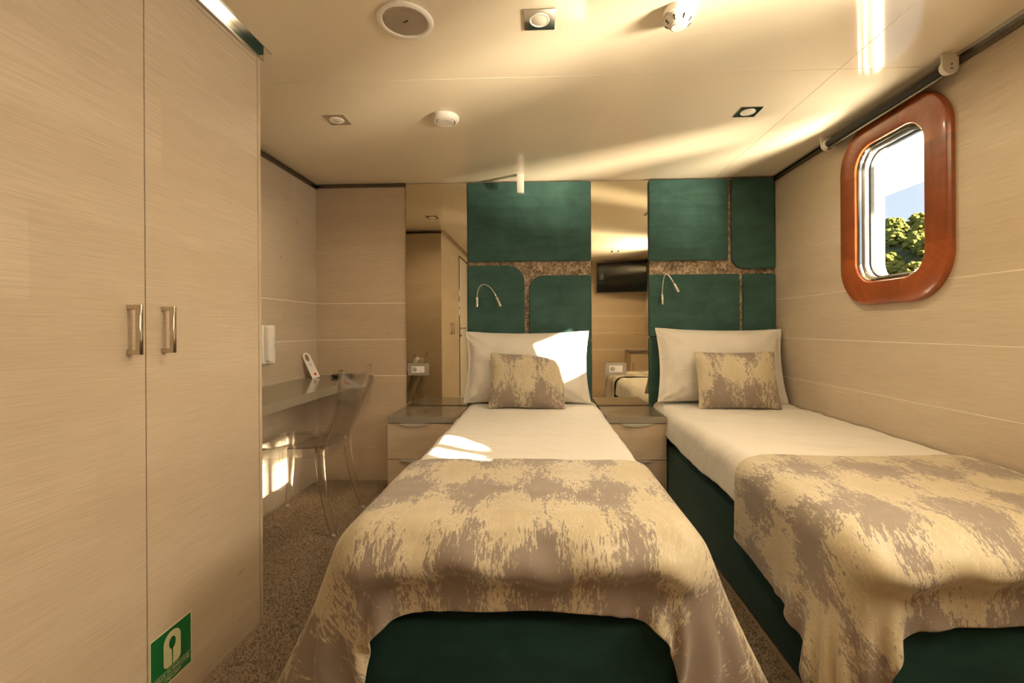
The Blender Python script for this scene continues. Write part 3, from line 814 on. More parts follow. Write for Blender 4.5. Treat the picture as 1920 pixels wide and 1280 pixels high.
# ------------------------------------------------------------------ chair of clear plastic
def ghost_chair(loc, rz):
    o = bpy.data.objects.new('acrylic_chair', None); COL.objects.link(o)
    tag(o, 'transparent acrylic chair tucked up to the desk', 'chair')
    ac = M['acrylic']
    # seat: shallow dished pan with a skirt
    n = 44
    def out(k, inset=0.0):
        a = 2*PI*k/n; c, s = math.cos(a), math.sin(a)
        m = (abs(c)**4.5+abs(s)**4.5)**(-1/4.5)
        yy = s*m*(.205-inset); xx = c*m*((.205 if yy > 0 else .192)-inset)*(1+.06*yy/.2)
        return xx, yy
    loops = []
    for inset, z in ((0, .405), (0, .452), (.006, .459), (.03, .457), (.09, .447), (.15, .443)):
        loops.append([(*out(k, inset), z) for k in range(n)])
    inner = []
    for inset, z in ((.15, .438), (.09, .442), (.03, .450), (.009, .449), (.0055, .405)):
        inner.append([(*out(k, inset), z) for k in range(n)])
    bm = bmesh.new()
    V = [[bm.verts.new(p) for p in L] for L in loops+inner]
    for a, c in zip(V, V[1:]+V[:1]):
        if a is V[5]: continue
        if a is V[-1]: pass
        for k in range(n): bm.faces.new((a[k], a[(k+1) % n], c[(k+1) % n], c[k]))
    bm.faces.new(V[5]); bm.faces.new(list(reversed(V[6])))
    bm_obj('seat', bm, ac, o, autosmooth=50)
    # backrest: curved shell between two uprights, ears at the top
    rows_, cols_ = 16, 14
    def back(s, t, off):
        # s -1..1 across, t 0..1 up
        z = .445 + t*.395
        half = .150 + .045*t - .01*math.sin(PI*t)
        y = -.185 - .115*t - .02*math.sin(PI*t*.9) - .028*(1-s*s)*(.3+.7*t) - off
        zz = z + (.022*abs(s)**3 - .012*(1-s*s))*max(0, (t-.7)/.3)
        return (s*half*1.02, y, zz)
    bm = bmesh.new()
    Fv = [[bm.verts.new(back(-1+2*j/cols_, i/rows_, 0)) for j in range(cols_+1)] for i in range(rows_+1)]
    Bv = [[bm.verts.new(back(-1+2*j/cols_, i/rows_, .007)) for j in range(cols_+1)] for i in range(rows_+1)]
    for i in range(rows_):
        for j in range(cols_):
            bm.faces.new((Fv[i][j], Fv[i][j+1], Fv[i+1][j+1], Fv[i+1][j])); bm.faces.new((Bv[i][j], Bv[i+1][j], Bv[i+1][j+1], Bv[i][j+1]))
    for i in range(rows_):
        bm.faces.new((Fv[i][0], Fv[i+1][0], Bv[i+1][0], Bv[i][0])); bm.faces.new((Fv[i][-1], Bv[i][-1], Bv[i+1][-1], Fv[i+1][-1]))
    for j in range(cols_):
        bm.faces.new((Fv[0][j], Bv[0][j], Bv[0][j+1], Fv[0][j+1])); bm.faces.new((Fv[-1][j], Fv[-1][j+1], Bv[-1][j+1], Bv[-1][j]))
    bm_obj('backrest', bm, ac, o, autosmooth=50)
    for s in (-1, 1):
        pts = [back(s, t/12, .002) for t in range(13)]
        tube('upright', pts, [.013-.004*t/12 for t in range(13)], ac, o, 12, squash=4)
        # back leg sweeps outwards
        pts = [(s*(.165+.028*(t**1.5)), -.178-.010*t-.075*t*t, .452-.440*t) for t in [i/10 for i in range(11)]]
        leg = tube('leg', pts, [.021-.008*i/10 for i in range(11)], ac, o, 12, squash=4)
        lathe('glide', [(0, 0), (.010, 0), (.012, .004), (.012, .012), (0, .012)], (pts[-1][0], pts[-1][1], 0.0005), M['frost'], leg, 14)
        pts = [(s*(.175+.018*t), .165+.035*t*t, .452-.440*t) for t in [i/10 for i in range(11)]]
        leg = tube('leg', pts, [.021-.008*i/10 for i in range(11)], ac, o, 12, squash=4)
        lathe('glide', [(0, 0), (.010, 0), (.012, .004), (.012, .012), (0, .012)], (pts[-1][0], pts[-1][1], 0.0005), M['frost'], leg, 14)
    o.location = loc; o.rotation_euler = (0, 0, rz)
    return o
ghost_chair((-1.338, 2.50, .0), PI/2)

# ------------------------------------------------------------------ beds
def fnoise(x, y, seed, octaves=3, base=3.0):
    """smooth pseudo-noise as a sum of random plane waves"""
    r = np.random.default_rng(seed); out = np.zeros_like(x); amp = 1.0; f = base
    for o_ in range(octaves):
        for _ in range(5):
            a = r.uniform(0, 2*PI); k = f*r.uniform(.7, 1.4); out = out + amp*np.sin(2*PI*k*(x*math.cos(a)+y*math.sin(a))+r.uniform(0, 2*PI))/5
        amp *= .55; f *= 2.0
    return out

def grid_faces(ny, nx):
    i, j = np.meshgrid(np.arange(ny-1), np.arange(nx-1), indexing='ij'); a = (i*nx+j).ravel()
    return np.stack([a, a+1, a+nx+1, a+nx], 1).tolist()

BED_Y0, BED_Y1, TOPZ = 1.125, 3.150, .566
def bed(x0, x1, label, wall=False):
    o = root('single_bed', ((x0+x1)/2, 2.1, 0), label, 'bed', 'twin beds')
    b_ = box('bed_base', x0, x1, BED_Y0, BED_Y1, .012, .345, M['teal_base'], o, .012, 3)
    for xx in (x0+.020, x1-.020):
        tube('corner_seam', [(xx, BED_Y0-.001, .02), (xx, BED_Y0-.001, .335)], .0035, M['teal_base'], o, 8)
    box('mattress', x0+.012, x1-.012, BED_Y0+.005, BED_Y1-.002, .346, TOPZ-.010, M['cotton'], o, .055, 4)
    return o
B1 = (-.492, .374); B2 = (.768, 1.592)
bed(*B1, 'single bed on teal velvet base between the bedside units')
bed(*B2, 'single bed on teal velvet base against the porthole wall')

def sheet(x0, x1, hemL, hemR, seed, label, name='bed_sheet', y_front=1.18):
    """white sheet: flat top, rolled edges, sides hanging to the hem heights"""
    r = .065; flare = .012
    xs, zs, nx_ = [], [], []
    prof = []
    L0 = [(x0-.006-flare*(1-t), hemL+(TOPZ-r-hemL)*t) for t in np.linspace(0, 1, 16)] if hemL is not None else []
    arcL = [(x0-.006+r-r*math.cos(a), TOPZ-r+r*math.sin(a)) for a in np.linspace(0, PI/2, 10)[1:]] if hemL is not None else []
    sx0 = x0-.006+r if hemL is not None else x0
    sx1 = x1+.006-r if hemR is not None else x1
    top = [(x, TOPZ) for x in np.linspace(sx0, sx1, 70)[1:]]
    arcR = [(x1+.006-r+r*math.sin(a), TOPZ-r+r*math.cos(a)) for a in np.linspace(0, PI/2, 10)[1:]] if hemR is not None else []
    R0 = [(x1+.006+flare*t, TOPZ-r+(hemR-TOPZ+r)*t) for t in np.linspace(0, 1, 16)[1:]] if hemR is not None else []
    prof = np.array(L0+arcL+([] if L0 else [(sx0, TOPZ)])+top+arcR+R0)
    ys = np.linspace(y_front, BED_Y1-.004, 150)
    s = np.concatenate([[0], np.cumsum(np.hypot(*np.diff(prof, axis=0).T))])
    S, Yg = np.meshgrid(s, ys); X = np.tile(prof[:, 0], (len(ys), 1)); Z = np.tile(prof[:, 1], (len(ys), 1))
    # outward direction in the section
    tx = np.gradient(prof[:, 0], s); tz = np.gradient(prof[:, 1], s); nxv, nzv = -tz, tx
    top_w = np.clip((Z-(TOPZ-r))/r, 0, 1)
    d = .0036*fnoise(S, Yg, seed, 3, 1.6) + .0044*fnoise(S*.7+Yg*.35, Yg*1.9, seed+1, 3, 2.4)
    d = d + (1-top_w)*(.007*fnoise(S*.25, Yg, seed+2, 3, 2.6)+.003)
    d = np.maximum(d, -.004)
    X = X + nxv[None]*d; Z = Z + nzv[None]*d
    hemw = np.zeros_like(S)
    if hemL is not None: hemw += np.clip(1-S/.16, 0, 1)
    if hemR is not None: hemw += np.clip(1-(s[-1]-S)/.16, 0, 1)
    Z = Z + hemw*(.022*fnoise(Yg, Yg*0, seed+4, 2, .9))
    V = np.stack([X, Yg, Z], -1).reshape(-1, 3)
    o = new_obj(name, V.tolist(), grid_faces(*S.shape), M['cotton'], None, True)
    md = o.modifiers.new('thickness', 'SOLIDIFY'); md.thickness = .004; md.offset = 1.0
    return tag(o, label, 'bed sheet', 'white bed sheets')
sheet(*B1, .40, .40, 11, 'white cotton sheet over the left bed, crossed by a bright sun patch')
sheet(B2[0], 1.590, .395, None, 21, 'white cotton sheet over the right bed along the wall')

# --- draped bedspreads: a small cloth simulation over a rounded mattress
def drape(x0, x1, y0, y1, bx, by, seed, h=.0135, steps=420, r=.062, rough=.004):
    nx = int(round((x1-x0)/h))+1; ny = int(round((y1-y0)/h))+1
    gx, gy = np.meshgrid(np.linspace(x0, x1, nx), np.linspace(y0, y1, ny))
    hx, hy = (x1-x0)/(nx-1), (y1-y0)/(ny-1)
    Z = np.full_like(gx, TOPZ+.020) + rough*fnoise(gx, gy, seed, 3, 2.0)
    P = np.stack([gx, gy, Z], -1); Q = P.copy()
    c = np.array([(bx[0]+bx[1])/2, (by[0]+by[1])/2, TOPZ/2]); hb = np.array([(bx[1]-bx[0])/2, (by[1]-by[0])/2, TOPZ/2]) - r
    thick = .0105
    diag = math.hypot(hx, hy)
    def con(A, Bv, L, k):
        d = Bv-A; l = np.sqrt((d*d).sum(-1, keepdims=True))+1e-9; corr = d*((l-L)/l*(.5*k)); A += corr; Bv -= corr
    lists = []
    for st, k in ((1, 1.0), (2, .35), (5, .16)):
        for o_ in range(2*st):
            a = P[:, o_:nx-st:2*st]; b2 = P[:, o_+st::2*st]; n_ = min(a.shape[1], b2.shape[1]); lists.append((np.s_[:, o_:o_+2*st*n_:2*st], np.s_[:, o_+st:o_+st+2*st*n_:2*st], n_, 1, hx*st, k))
        for o_ in range(2*st):
            n_ = len(range(o_, ny-st, 2*st)); lists.append((np.s_[o_:o_+2*st*n_:2*st], np.s_[o_+st:o_+st+2*st*n_:2*st], n_, 0, hy*st, k))
    vel = np.zeros_like(P); dt = 1/70
    # the cloth lying on the flat of the bed stays put; only what reaches the edge moves
    pin = (gx > bx[0]+.085) & (gx < bx[1]-.085) & (gy > by[0]+.085)
    lie = P[pin].copy(); lie[:, 2] = TOPZ + thick + np.maximum(0, .0045 + .0045*fnoise(lie[:, 0], lie[:, 1]*1.8, seed+7, 3, 1.8))
    for it in range(steps):
        vel[..., 2] -= 9.8*dt; vel *= .965
        prev = P.copy(); P += vel*dt
        for _ in range(3):
            for sa, sb, n_, ax, L, k in lists:
                if n_ <= 0: continue
                A, Bv = P[sa], P[sb]
                m_ = min(A.shape[ax], Bv.shape[ax])
                if ax == 1: A, Bv = A[:, :m_], Bv[:, :m_]
                else: A, Bv = A[:m_], Bv[:m_]
                con(A, Bv, L, k)
            for par in (0, 1):
                con(P[par:-1:2, :-1], P[par+1::2, 1:][:P[par:-1:2].shape[0]], diag, .35)
                con(P[par:-1:2, 1:], P[par+1::2, :-1][:P[par:-1:2].shape[0]], diag, .35)
            # rounded box
            rel = P-c; q = np.abs(rel)-hb; qm = np.maximum(q, 0); ln = np.sqrt((qm*qm).sum(-1)); d = ln + np.minimum(q.max(-1), 0)-r
            hit = d < thick
            nrm = np.sign(rel)*qm; nrm = np.where(ln[..., None] > 1e-6, nrm/np.maximum(ln[..., None], 1e-6), np.array([0, 0, 1.0]))
            push = np.where(hit, thick-d, 0)[..., None]*nrm
            mv = P-prev; tang = mv-(mv*nrm).sum(-1, keepdims=True)*nrm
            P += push - np.where(hit[..., None], tang*.30, 0)
            P[..., 2] = np.maximum(P[..., 2], .012)
            P[pin] = lie
        vel = (P-prev)/dt
    return P, np.stack([gx, gy], -1)

def bedspread(name, x0, x1, y0, y1, bx, by, seed, mat, label, clampx=None, flare=.36):
    P, uvr = drape(x0, x1, y0, y1, bx, by, seed)
    # stiff lining: the hanging sides stand off the bed, most towards the front corners
    dep = np.maximum(0, TOPZ-.02-P[..., 2]); fw = np.clip((1.66-P[..., 1])/.50, 0, 1); fw = .10+.90*fw*fw*(3-2*fw)
    wl_ = np.clip((bx[0]+.05-P[..., 0])/.05, 0, 1); wr_ = np.clip((P[..., 0]-bx[1]+.05)/.05, 0, 1)
    P[..., 0] += (wr_-wl_)*flare*dep*fw
    # the padded cloth rolls over the front edge in a soft ridge
    dz_ = TOPZ-P[..., 2]+.012*np.sin(uvr[..., 0]*17+seed)+.008*np.sin(uvr[..., 0]*41+2*seed); ss_ = lambda a, b_, x: (lambda t: t*t*(3-2*t))(np.clip((x-a)/(b_-a), 0, 1))
    front = np.clip((by[0]+.06-P[..., 1])/.06, 0, 1)*np.clip((P[..., 0]-bx[0]+.02)/.08, 0, 1)*np.clip((bx[1]+.02-P[..., 0])/.08, 0, 1)
    P[..., 1] -= front*(.034*ss_(.01, .075, dz_)*(1-ss_(.085, .125, dz_))+.004*np.sin(uvr[..., 0]*23+seed))
    if clampx is not None: P[..., 0] = np.minimum(P[..., 0], clampx)
    ny, nx = P.shape[:2]
    o = new_obj(name, P.reshape(-1, 3).tolist(), grid_faces(ny, nx), mat, None, True, uvr.reshape(-1, 2))
    md = o.modifiers.new('thickness', 'SOLIDIFY'); md.thickness = .005; md.offset = 0
    md = o.modifiers.new('smooth', 'SUBSURF'); md.levels = 1; md.render_levels = 1
    return tag(o, label, 'bedspread', 'patterned bedspreads')
bedspread('bedspread', -.492-.335, .374+.335, BED_Y0-.160, 1.70, (-.514, .396), (BED_Y0-.004, 3.3), 5, M['jac'], 'distressed taupe and champagne bedspread over the foot of the left bed')
bedspread('bedspread', .768-.275, 1.583, BED_Y0-.175, 1.765, (.742, 1.9), (BED_Y0-.004, 3.3), 9, M['jac2'], 'distressed taupe and champagne bedspread over the foot of the right bed', 1.588, .10)

# --- pillows
def pillow(name, loc, rot, a, b_, T, mat, label, cat, group, seed, pinch=.06, flange=.0, slump=0.0, wr=.006, res=46, uvs=None):
    u = np.linspace(-1, 1, res); v = np.linspace(-1, 1, int(res*.7)); U, V = np.meshgrid(u, v)
    e = 1-flange
    X = a*U*(1-pinch*(1-V*V)); Zp = b_*V*(1-pinch*1.15*(1-U*U))
    ue, ve = np.clip(np.abs(U)/e, 0, 1), np.clip(np.abs(V)/e, 0, 1)
    th = T*np.power(np.maximum((1-ue**2.6)*(1-ve**2.6), 0), .52)
    wrk = wr*fnoise(X*1.0, Zp*1.0, seed, 3, 2.6)*np.clip(th/T*2, 0, 1)
    # pulled creases running in from the corners
    cr = wr*.8*np.sin(18*np.arctan2(np.abs(V)-1.15, np.abs(U)-1.15))*np.exp(-3.2*np.hypot(np.abs(V)-1, np.abs(U)-1))
    if slump:   # one top corner sags
        k = np.clip((U+.1)/1.1, 0, 1)**2*np.clip((V+.2)/1.2, 0, 1)**1.5
        Zp = Zp-slump*k; X = X-slump*.55*k
    verts, faces, uv = [], [], []
    ny, nx = U.shape
    front = np.stack([X, -(th+wrk+cr+.0025), Zp], -1).reshape(-1, 3); backv = np.stack([X, th*.8+.0025, Zp], -1).reshape(-1, 3)
    verts = np.concatenate([front, backv]).tolist(); n0 = ny*nx
    gf = grid_faces(ny, nx); faces = [list(f) for f in gf] + [[i+n0 for i in reversed(f)] for f in gf]
    edge = [i for i in range(nx)] + [i*nx+nx-1 for i in range(1, ny)] + [(ny-1)*nx+i for i in range(nx-2, -1, -1)] + [i*nx for i in range(ny-2, 0, -1)]
    for p, q in zip(edge, edge[1:]+edge[:1]): faces.append([p, p+n0, q+n0, q])
    UV = np.stack([a*U, b_*V], -1).reshape(-1, 2); UV = np.concatenate([UV, UV])
    o = new_obj(name, verts, faces, mat, None, True, UV)
    md = o.modifiers.new('smooth', 'SUBSURF'); md.levels = 1; md.render_levels = 1
    o.location = loc; o.rotation_euler = rot
    return tag(o, label, cat, group)
R = math.radians
pillow('pillow', (-.098, 3.045, .814), (R(-12), 0, R(0)), .425, .245, .085, M['cotton'], 'white pillow propped on the left headboard, half in bright sun', 'pillow', 'white pillows', 31, .065, .05, 0, .017)
pillow('pillow', (1.172, 3.030, .821), (R(-13), R(1.0), R(-2)), .415, .250, .09, M['cotton'], 'white pillow propped on the right headboard beside the wall', 'pillow', 'white pillows', 37, .06, .05, 0, .017)
pillow('cushion', (-.090, 2.885, .738), (R(-17), R(1.5), R(0)), .243, .178, .058, M['jac_c'], 'slumped patterned cushion leaning on the pillow of the left bed', 'cushion', 'patterned cushions', 41, .045, .03, .055, .005)
pillow('cushion', (1.205, 2.852, .745), (R(-16), 0, R(-2)), .247, .180, .060, M['jac_c2'], 'upright patterned cushion leaning on the pillow of the right bed', 'cushion', 'patterned cushions', 43, .045, .03, .0, .004)

# ------------------------------------------------------------------ ceiling fittings
SPOT_FILL_W = 9.0
def spotlight(x, y, label):
    o = root('ceiling_spotlight', (x, y, H), label, 'spotlight', 'square ceiling spotlights')
    prism('cover_plate', rrect(x, y, .052, .052, .002, 3), 'z', H-.0005, H-.0045, M['chrome'], o, .001, 1)
    lathe('bezel', [(.0, -.0046), (.034, -.0046), (.033, -.0068), (.029, -.0068), (.028, -.0052), (0, -.0052)], (x, y, H), M['white_plastic'], o, 32)
    l = bpy.data.lights.new('spotlight_fill', 'SPOT'); l.energy = SPOT_FILL_W; l.color = (1.0, .80, .54); l.spot_size = R(155); l.spot_blend = 1.0; l.shadow_soft_size = .0  # fill lamp added in an unlit fitting to brighten the cabin
    lo = bpy.data.objects.new('lamp', l); COL.objects.link(lo); lo.parent = o; lo.location = (0, 0, -.012)
    lathe('lens', [(0, -.0053), (.0278, -.0053), (.026, -.0062), (0, -.0066)], (x, y, H), M['frost'], o, 32)
spotlight(0.0, 1.517, 'square chrome spotlight at the middle of the ceiling between speaker and smoke detector')
spotlight(-.996, 2.20, 'square chrome ceiling spotlight over the desk side')
spotlight(.993, 2.21, 'square chrome ceiling spotlight over the right bed')
spotlight(.993, .22, 'square chrome ceiling spotlight behind the camera near the television')

sp = root('ceiling_speaker', (-.448, 1.505, H), 'round ceiling loudspeaker with ribbed beige grille and white ring', 'speaker')
lathe('ring', [(.072, -.0005), (.093, -.0005), (.092, -.006), (.086, -.009), (.077, -.008), (.0735, -.004), (.072, -.004)], (-.448, 1.505, H), M['white_plastic'], sp, 56)
gr = sub(lathe('grille', [(0, -.001), (.0735, -.001), (.0735, -.0035), (0, -.0040)], (-.448, 1.505, H), M['speaker_grille'], sp, 56))
for i in range(27):
    yy = -.068+i*.00523; hw = math.sqrt(max(0, .0725**2-yy*yy))
    if hw > .006: box('rib', -.448-hw, -.448+hw, 1.505+yy-.0013, 1.505+yy+.0013, H-.0058, H-.0036, M['speaker_grille'], gr)
for dx, dy in ((-.006, .002), (.001, .0), (.006, -.004)):
    box('badge', -.445+dx-.003, -.445+dx+.003, 1.503+dy-.0025, 1.503+dy+.0025, H-.0066, H-.0056, M['black'], sp)

vt = root('air_valve', (-.46, 2.198, H), 'round white ceiling air valve with a central disc', 'air vent')
lathe('collar', [(.030, -.0005), (.066, -.0005), (.067, -.010), (.060, -.022), (.050, -.027), (.047, -.024), (.046, -.012), (.030, -.010)], (-.46, 2.198, H), M['white_plastic'], vt, 48)
lathe('disc', [(0, -.012), (.040, -.014), (.0425, -.022), (.038, -.029), (0, -.030)], (-.46, 2.198, H), M['white_plastic'], vt, 48)

sd = root('smoke_detector', (.452, 1.50, H), 'white smoke detector on the ceiling right of the middle spotlight', 'smoke detector')
lathe('base', [(0, -.0005), (.050, -.0005), (.051, -.004), (.051, -.021), (.048, -.024), (0, -.024)], (.452, 1.50, H), M['white_plastic'], sd, 44)
lathe('chamber', [(0, -.0245), (.046, -.0245), (.042, -.034), (.031, -.046), (.027, -.050), (.025, -.0515), (0, -.052)], (.452, 1.50, H), M['white_plastic'], sd, 44)
for k in range(8):
    a = 2*PI*k/8+.2; c, s_ = math.cos(a), math.sin(a)
    tube('vent_slot', [(.452+.0425*c, 1.50+.0425*s_, H-.034), (.452+.033*c, 1.50+.033*s_, H-.0455)], [.0032, .0012], M['black'], sd, 6)
lathe('cap', [(0, -.052), (.022, -.0518), (.021, -.054), (0, -.0545)], (.452, 1.50, H), M['white_plastic'], sd, 32)

cb = root('sensor_box', (-.133, 3.03, H), 'small white box fixed to the ceiling above the left headboard', 'sensor')
box('housing', -.156, -.110, 3.024, 3.050, 1.975, H-.0005, M['white_plastic'], cb, .002, 2)
box('end_cap', -.152, -.114, 3.0265, 3.0475, 1.970, 1.9748, M['grey_plastic'], cb, .001, 1)

# ------------------------------------------------------------------ roller blind over the porthole
rb = root('roller_blind', (1.555, 2.16, 2.04), 'rolled-up charcoal roller blind above the porthole', 'roller blind')
lathe('fabric_roll', [(0, -.365), (.0185, -.365), (.0185, .365), (0, .365)], (1.553, 2.155, 2.052), M['tube_fabric'], rb, 28, axis='y')
box('hem_bar', 1.548, 1.5545, 1.80, 2.51, 2.022, 2.032, M['rail'], rb, .001, 1)
for yy in (1.778, 2.524):
    br = sub(prism('bracket', [(1.520, 2.0995), (1.5835, 2.0995), (1.5835, 2.052)] + [(1.553+.031*math.cos(a), 2.052+.031*math.sin(a)) for a in np.linspace(0, -PI, 12)] + [(1.520, 2.09)], 'y', yy-.0035, yy+.0035, M['white_plastic'], rb, .0008, 1))
    lathe('end_plug', [(0, -.009), (.0245, -.009), (.0265, -.006), (.0265, .006), (.0245, .009), (0, .009)], (1.553, yy+(.0130 if yy < 2 else -.0130), 2.052), M['white_plastic'], br, 26, axis='y')
    for dz in (-.008, .008): lathe('screw', [(0, -.0008), (.0028, -.0008), (.0028, .0008), (0, .0008)], (1.556, yy+(-.0045 if yy < 2 else .0045), 2.050+dz), M['black'], br, 10, axis='y')

# ------------------------------------------------------------------ the cabin behind the camera (seen in the mirrors)
bt = structure('wall_bathroom', (0, 0, 0), 'bathroom partition beside the wardrobe')
box('partition_board', XL+.02, XW, .64, WY0-.004, .001, H-.0005, M['wood_y'], bt)
box('partition_board', XL+.02, XW, YR+.001, -.06, .001, H-.0005, M['wood_y'], bt)
box('partition_board', XL+.02, XW, -.0595, .6395, 2.0, H-.0005, M['wood_y'], bt)
box('partition_back', XL-.09, XL-.001, YR, WY1, 0, H, M['joint'], bt)
d1 = structure('door_1', (XW-.03, .29, 0), 'off-white bathroom door with lever handle')
box('door_leaf', XW-.045, XW-.008, -.045, .612, .012, 1.985, M['door_white'], d1, .002, 1)
for y0_, y1_ in ((-.059, -.047), (.6135, .639)): box('door_frame', XW-.06, XW+.006, y0_, y1_, .001, 1.999, M['rail'], d1, .001, 1)
box('door_frame', XW-.06, XW+.006, -.047, .6135, 1.986, 1.999, M['rail'], d1, .001, 1)
hp_ = sub(box('handle_plate', XW-.008, XW-.002, .555, .590, .93, 1.15, M['alu'], d1, .002, 2))
tube('lever', [(XW-.003, .572, 1.08), (XW+.036, .572, 1.08), (XW+.045, .560, 1.08), (XW+.045, .455, 1.08)], .009, M['alu'], hp_, 10)
lathe('lock_knob', [(0, 0), (.012, 0), (.012, .02), (0, .022)], (XW-.002, .572, .985), M['alu'], hp_, 16, axis='x')
for z in (1.28, 1.38, 1.52):
    sw = root('light_switch', (XW, .655, z), 'white switch by the bathroom door, %s of three' % {1.28: 'lowest', 1.38: 'middle', 1.52: 'topmost'}[z], 'switch', 'switches by the bathroom door')
    prism('switch_plate', rrect(.656, z, .0105, .04, .004, 3), 'x', XW+.0005, XW+.009, M['white_plastic'], sw, .002, 1)
    box('rocker', XW+.009, XW+.013, .650, .662, z-.018, z+.018, M['white_plastic'], sw, .001, 1)

tv = root('television', (1.26, YR+.10, 1.6), 'black flat television hung high in the rear corner', 'television')
tvb = box_bm(-.37, .37, -.018, .018, -.225, .225, .004, 2); bmesh.ops.rotate(tvb, cent=(0, 0, 0), matrix=Matrix.Rotation(R(10), 3, 'Z'), verts=tvb.verts[:]); bmesh.ops.translate(tvb, vec=(1.215, YR+.16, 1.835), verts=tvb.verts[:])
bm_obj('casing', tvb, M['black'], tv, autosmooth=35)
tvb = box_bm(-.36, .36, .0185, .020, -.212, .215); bmesh.ops.rotate(tvb, cent=(0, 0, 0), matrix=Matrix.Rotation(R(10), 3, 'Z'), verts=tvb.verts[:]); bmesh.ops.translate(tvb, vec=(1.215, YR+.16, 1.835), verts=tvb.verts[:])
bm_obj('screen', tvb, M['screen'], tv)
box('wall_bracket', 1.17, 1.26, YR+.0005, YR+.14, 1.79, 1.88, M['black'], tv, .003, 1)

cbt = root('low_cabinet', (1.45, -.5, 0), 'low ash cabinet in the rear corner under the television', 'cabinet')
box('body', 1.30, 1.585, YR+.001, -.322, .001, .698, M['wood_x'], cbt)
box('top', 1.29, 1.590, YR+.001, -.298, .70, .74, M['stone'], cbt, .001, 1)
dd = sub(box('door', 1.302, 1.583, -.3215, -.303, .06, .695, M['wood_x'], cbt, .001, 1))
box('handle', 1.32, 1.332, -.3028, -.280, .45, .57, M['chrome'], dd, .002, 1)

# ------------------------------------------------------------------ outside the porthole
OX, OZ = 4.35, 2.735
oh = root('deck_overhang', (3.0, 1.5, OZ), 'white underside of the deck overhang outside the porthole', 'overhang')
box('soffit', XR+.125, OX, -6, 14, OZ, OZ+.06, M['white_gloss'], oh)
box('fascia', OX, OX+.05, -6, 14, OZ-.006, OZ+.16, M['white_gloss'], oh, .003, 1)
pt = lathe('deck_post', [(0, -1.2), (.036, -1.2), (.036, OZ-.001), (0, OZ-.001)], (4.25, -.885, 0), M['white_gloss'], None, 20)
tag(pt, 'white post under the deck overhang, outside the second porthole', 'post')

m, nt, b = material('pine_foliage')
v = mapped(nt, (1, 1, 1)); a1 = noise(nt, v, 2.4, 4, .65); oi = nt.nodes.new('ShaderNodeObjectInfo')
c = mixc(nt, ramp(nt, a1, [(.35, 0.0), (.65, 1.0)]), (.15, .18, .018), (.36, .36, .045))
c = mixc(nt, math_n(nt, 'MULTIPLY', oi.outputs['Random'], .45), c, (.42, .36, .05))
nt.links.new(c, b.inputs['Base Color']); b.inputs['Roughness'].default_value = .9; bump(nt, b, noise(nt, v, 9, 4, .7), 1.0, .25)
M['foliage'] = m
M['bark'] = simple('pine_bark', (.05, .032, .02), .9)
m, nt, b = material('dry_hillside'); v = mapped(nt, (1, 1, 1))
nt.links.new(ramp(nt, noise(nt, v, .8, 5, .65), [(.35, (.035, .04, .008)), (.65, (.10, .095, .02))]), b.inputs['Base Color']); b.inputs['Roughness'].default_value = 1
M['hill'] = m

DIR = Vector((.622, .783, 0)); SIDE = Vector((.783, -.622, 0))
def hill_z(s, t):
    z = -4.6 + max(0, s-38)*.395
    if s > 88: z = -4.6 + 50*.395 + (s-88)*.05
    return z + .9*math.sin(t*.16+.6) + .5*math.sin(t*.41+s*.1)
S_, T_ = np.linspace(34, 130, 40), np.linspace(-60, 60, 40)
hv = []
for s in S_:
    for t in T_:
        p = DIR*float(s)+SIDE*float(t); hv.append((p.x, p.y, hill_z(float(s), float(t))))
ho = new_obj('hillside_ground', hv, grid_faces(40, 40), M['hill'], None, True); ho['kind'] = 'structure'; ho['label'] = 'sunlit hillside beyond the porthole'

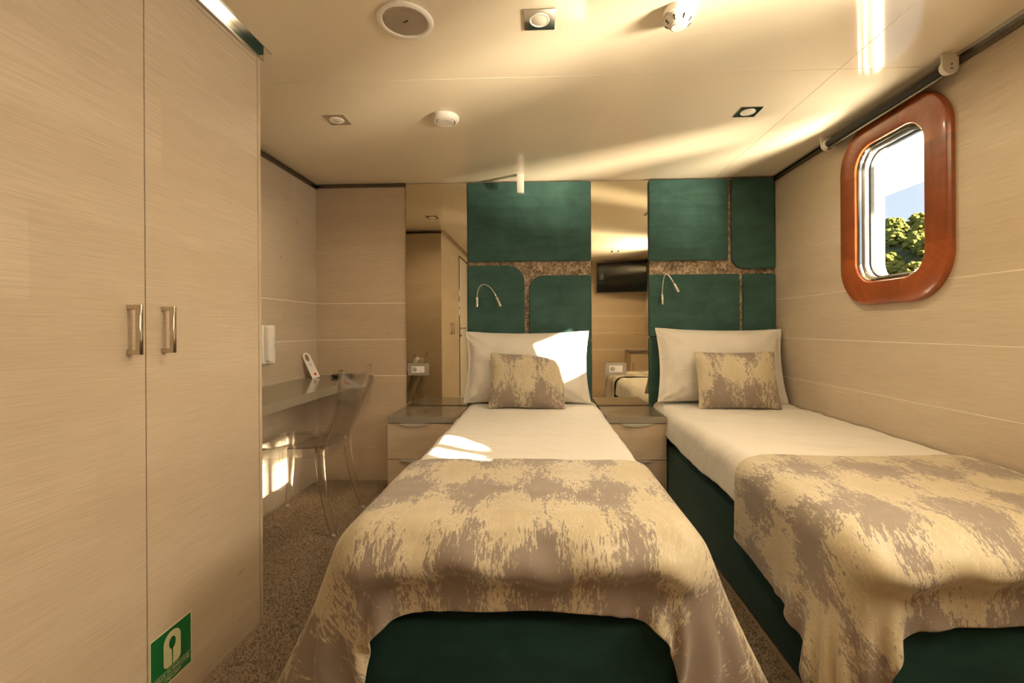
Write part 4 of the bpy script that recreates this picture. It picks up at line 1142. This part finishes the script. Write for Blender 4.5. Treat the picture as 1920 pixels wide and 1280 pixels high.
def pine_meshes(seed):
    r = random.Random(seed); bm = bmesh.new()
    for k in range(90):
        a = r.uniform(0, 2*PI); rad = r.uniform(.25, 1)**.55; zz = r.uniform(0, 1)
        env = 1.65*math.sqrt(max(.05, 1-zz**2))*(.85+.15*math.sin(3*a+seed))
        c = Vector((env*rad*math.cos(a), env*rad*math.sin(a), 0.5+zz*1.7)); sz = r.uniform(.20, .42)
        ret = bmesh.ops.create_icosphere(bm, subdivisions=2, radius=sz)
        for v in ret['verts']:
            v.co = Vector((v.co.x, v.co.y, v.co.z*.66))*(1+r.uniform(-.38, .38)) + c
    me = bpy.data.meshes.new('foliage'); bm.to_mesh(me); bm.free(); me.materials.append(M['foliage'])
    me.polygons.foreach_set('use_smooth', [True]*len(me.polygons))
    return me
crowns = [pine_meshes(s) for s in (1, 2, 3, 4)]
trunk_src = tube('trunk_source', [(0, 0, -1.2), (.05, 0, .2), (0, .08, .9), (.03, .1, 1.6)], [.17, .14, .11, .05], M['bark'], None, 8)
trunk_me = trunk_src.data; bpy.data.objects.remove(trunk_src)
rr = random.Random(12)
ti = 0
s = 56.0
while s < 92:
    t = -14 + rr.uniform(0, 2)
    while t < 20:
        ss, tt = s+rr.uniform(-1, 1), t+rr.uniform(-.6, .6)
        p = DIR*ss+SIDE*tt
        el = (hill_z(ss, tt)+3-HC)/p.y; az = p.x/p.y
        if not (.56 < az < 1.2 and .04 < el < .36):      # beyond what the porthole shows
            t += rr.uniform(3.2, 3.9); continue
        o = bpy.data.objects.new('pine_tree', None); COL.objects.link(o); o.location = (p.x, p.y, hill_z(ss, tt)-.4)
        o.rotation_euler = (0, 0, rr.uniform(0, 6.28)); k = rr.uniform(.8, 1.08); o.scale = (k, k, k*rr.uniform(.9, 1.2))
        tag(o, 'yellow-green pine on the hilltop, seen against the sky through the porthole' if s > 84 else
            'yellow-green pine on the upper slope seen through the porthole' if s > 70 else 'yellow-green pine on the lower slope seen through the porthole', 'tree',
            'pines on the hilltop' if s > 84 else 'pines on the upper slope' if s > 70 else 'pines on the lower slope')
        for nm, me in (('crown', crowns[ti % 4]), ('trunk', trunk_me)):
            c_ = bpy.data.objects.new(nm, me); COL.objects.link(c_); c_.parent = o
        ti += 1
        t += rr.uniform(3.2, 3.9)
    s += 3.5
for o in bpy.data.objects:
    if '_o' in o: del o['_o']
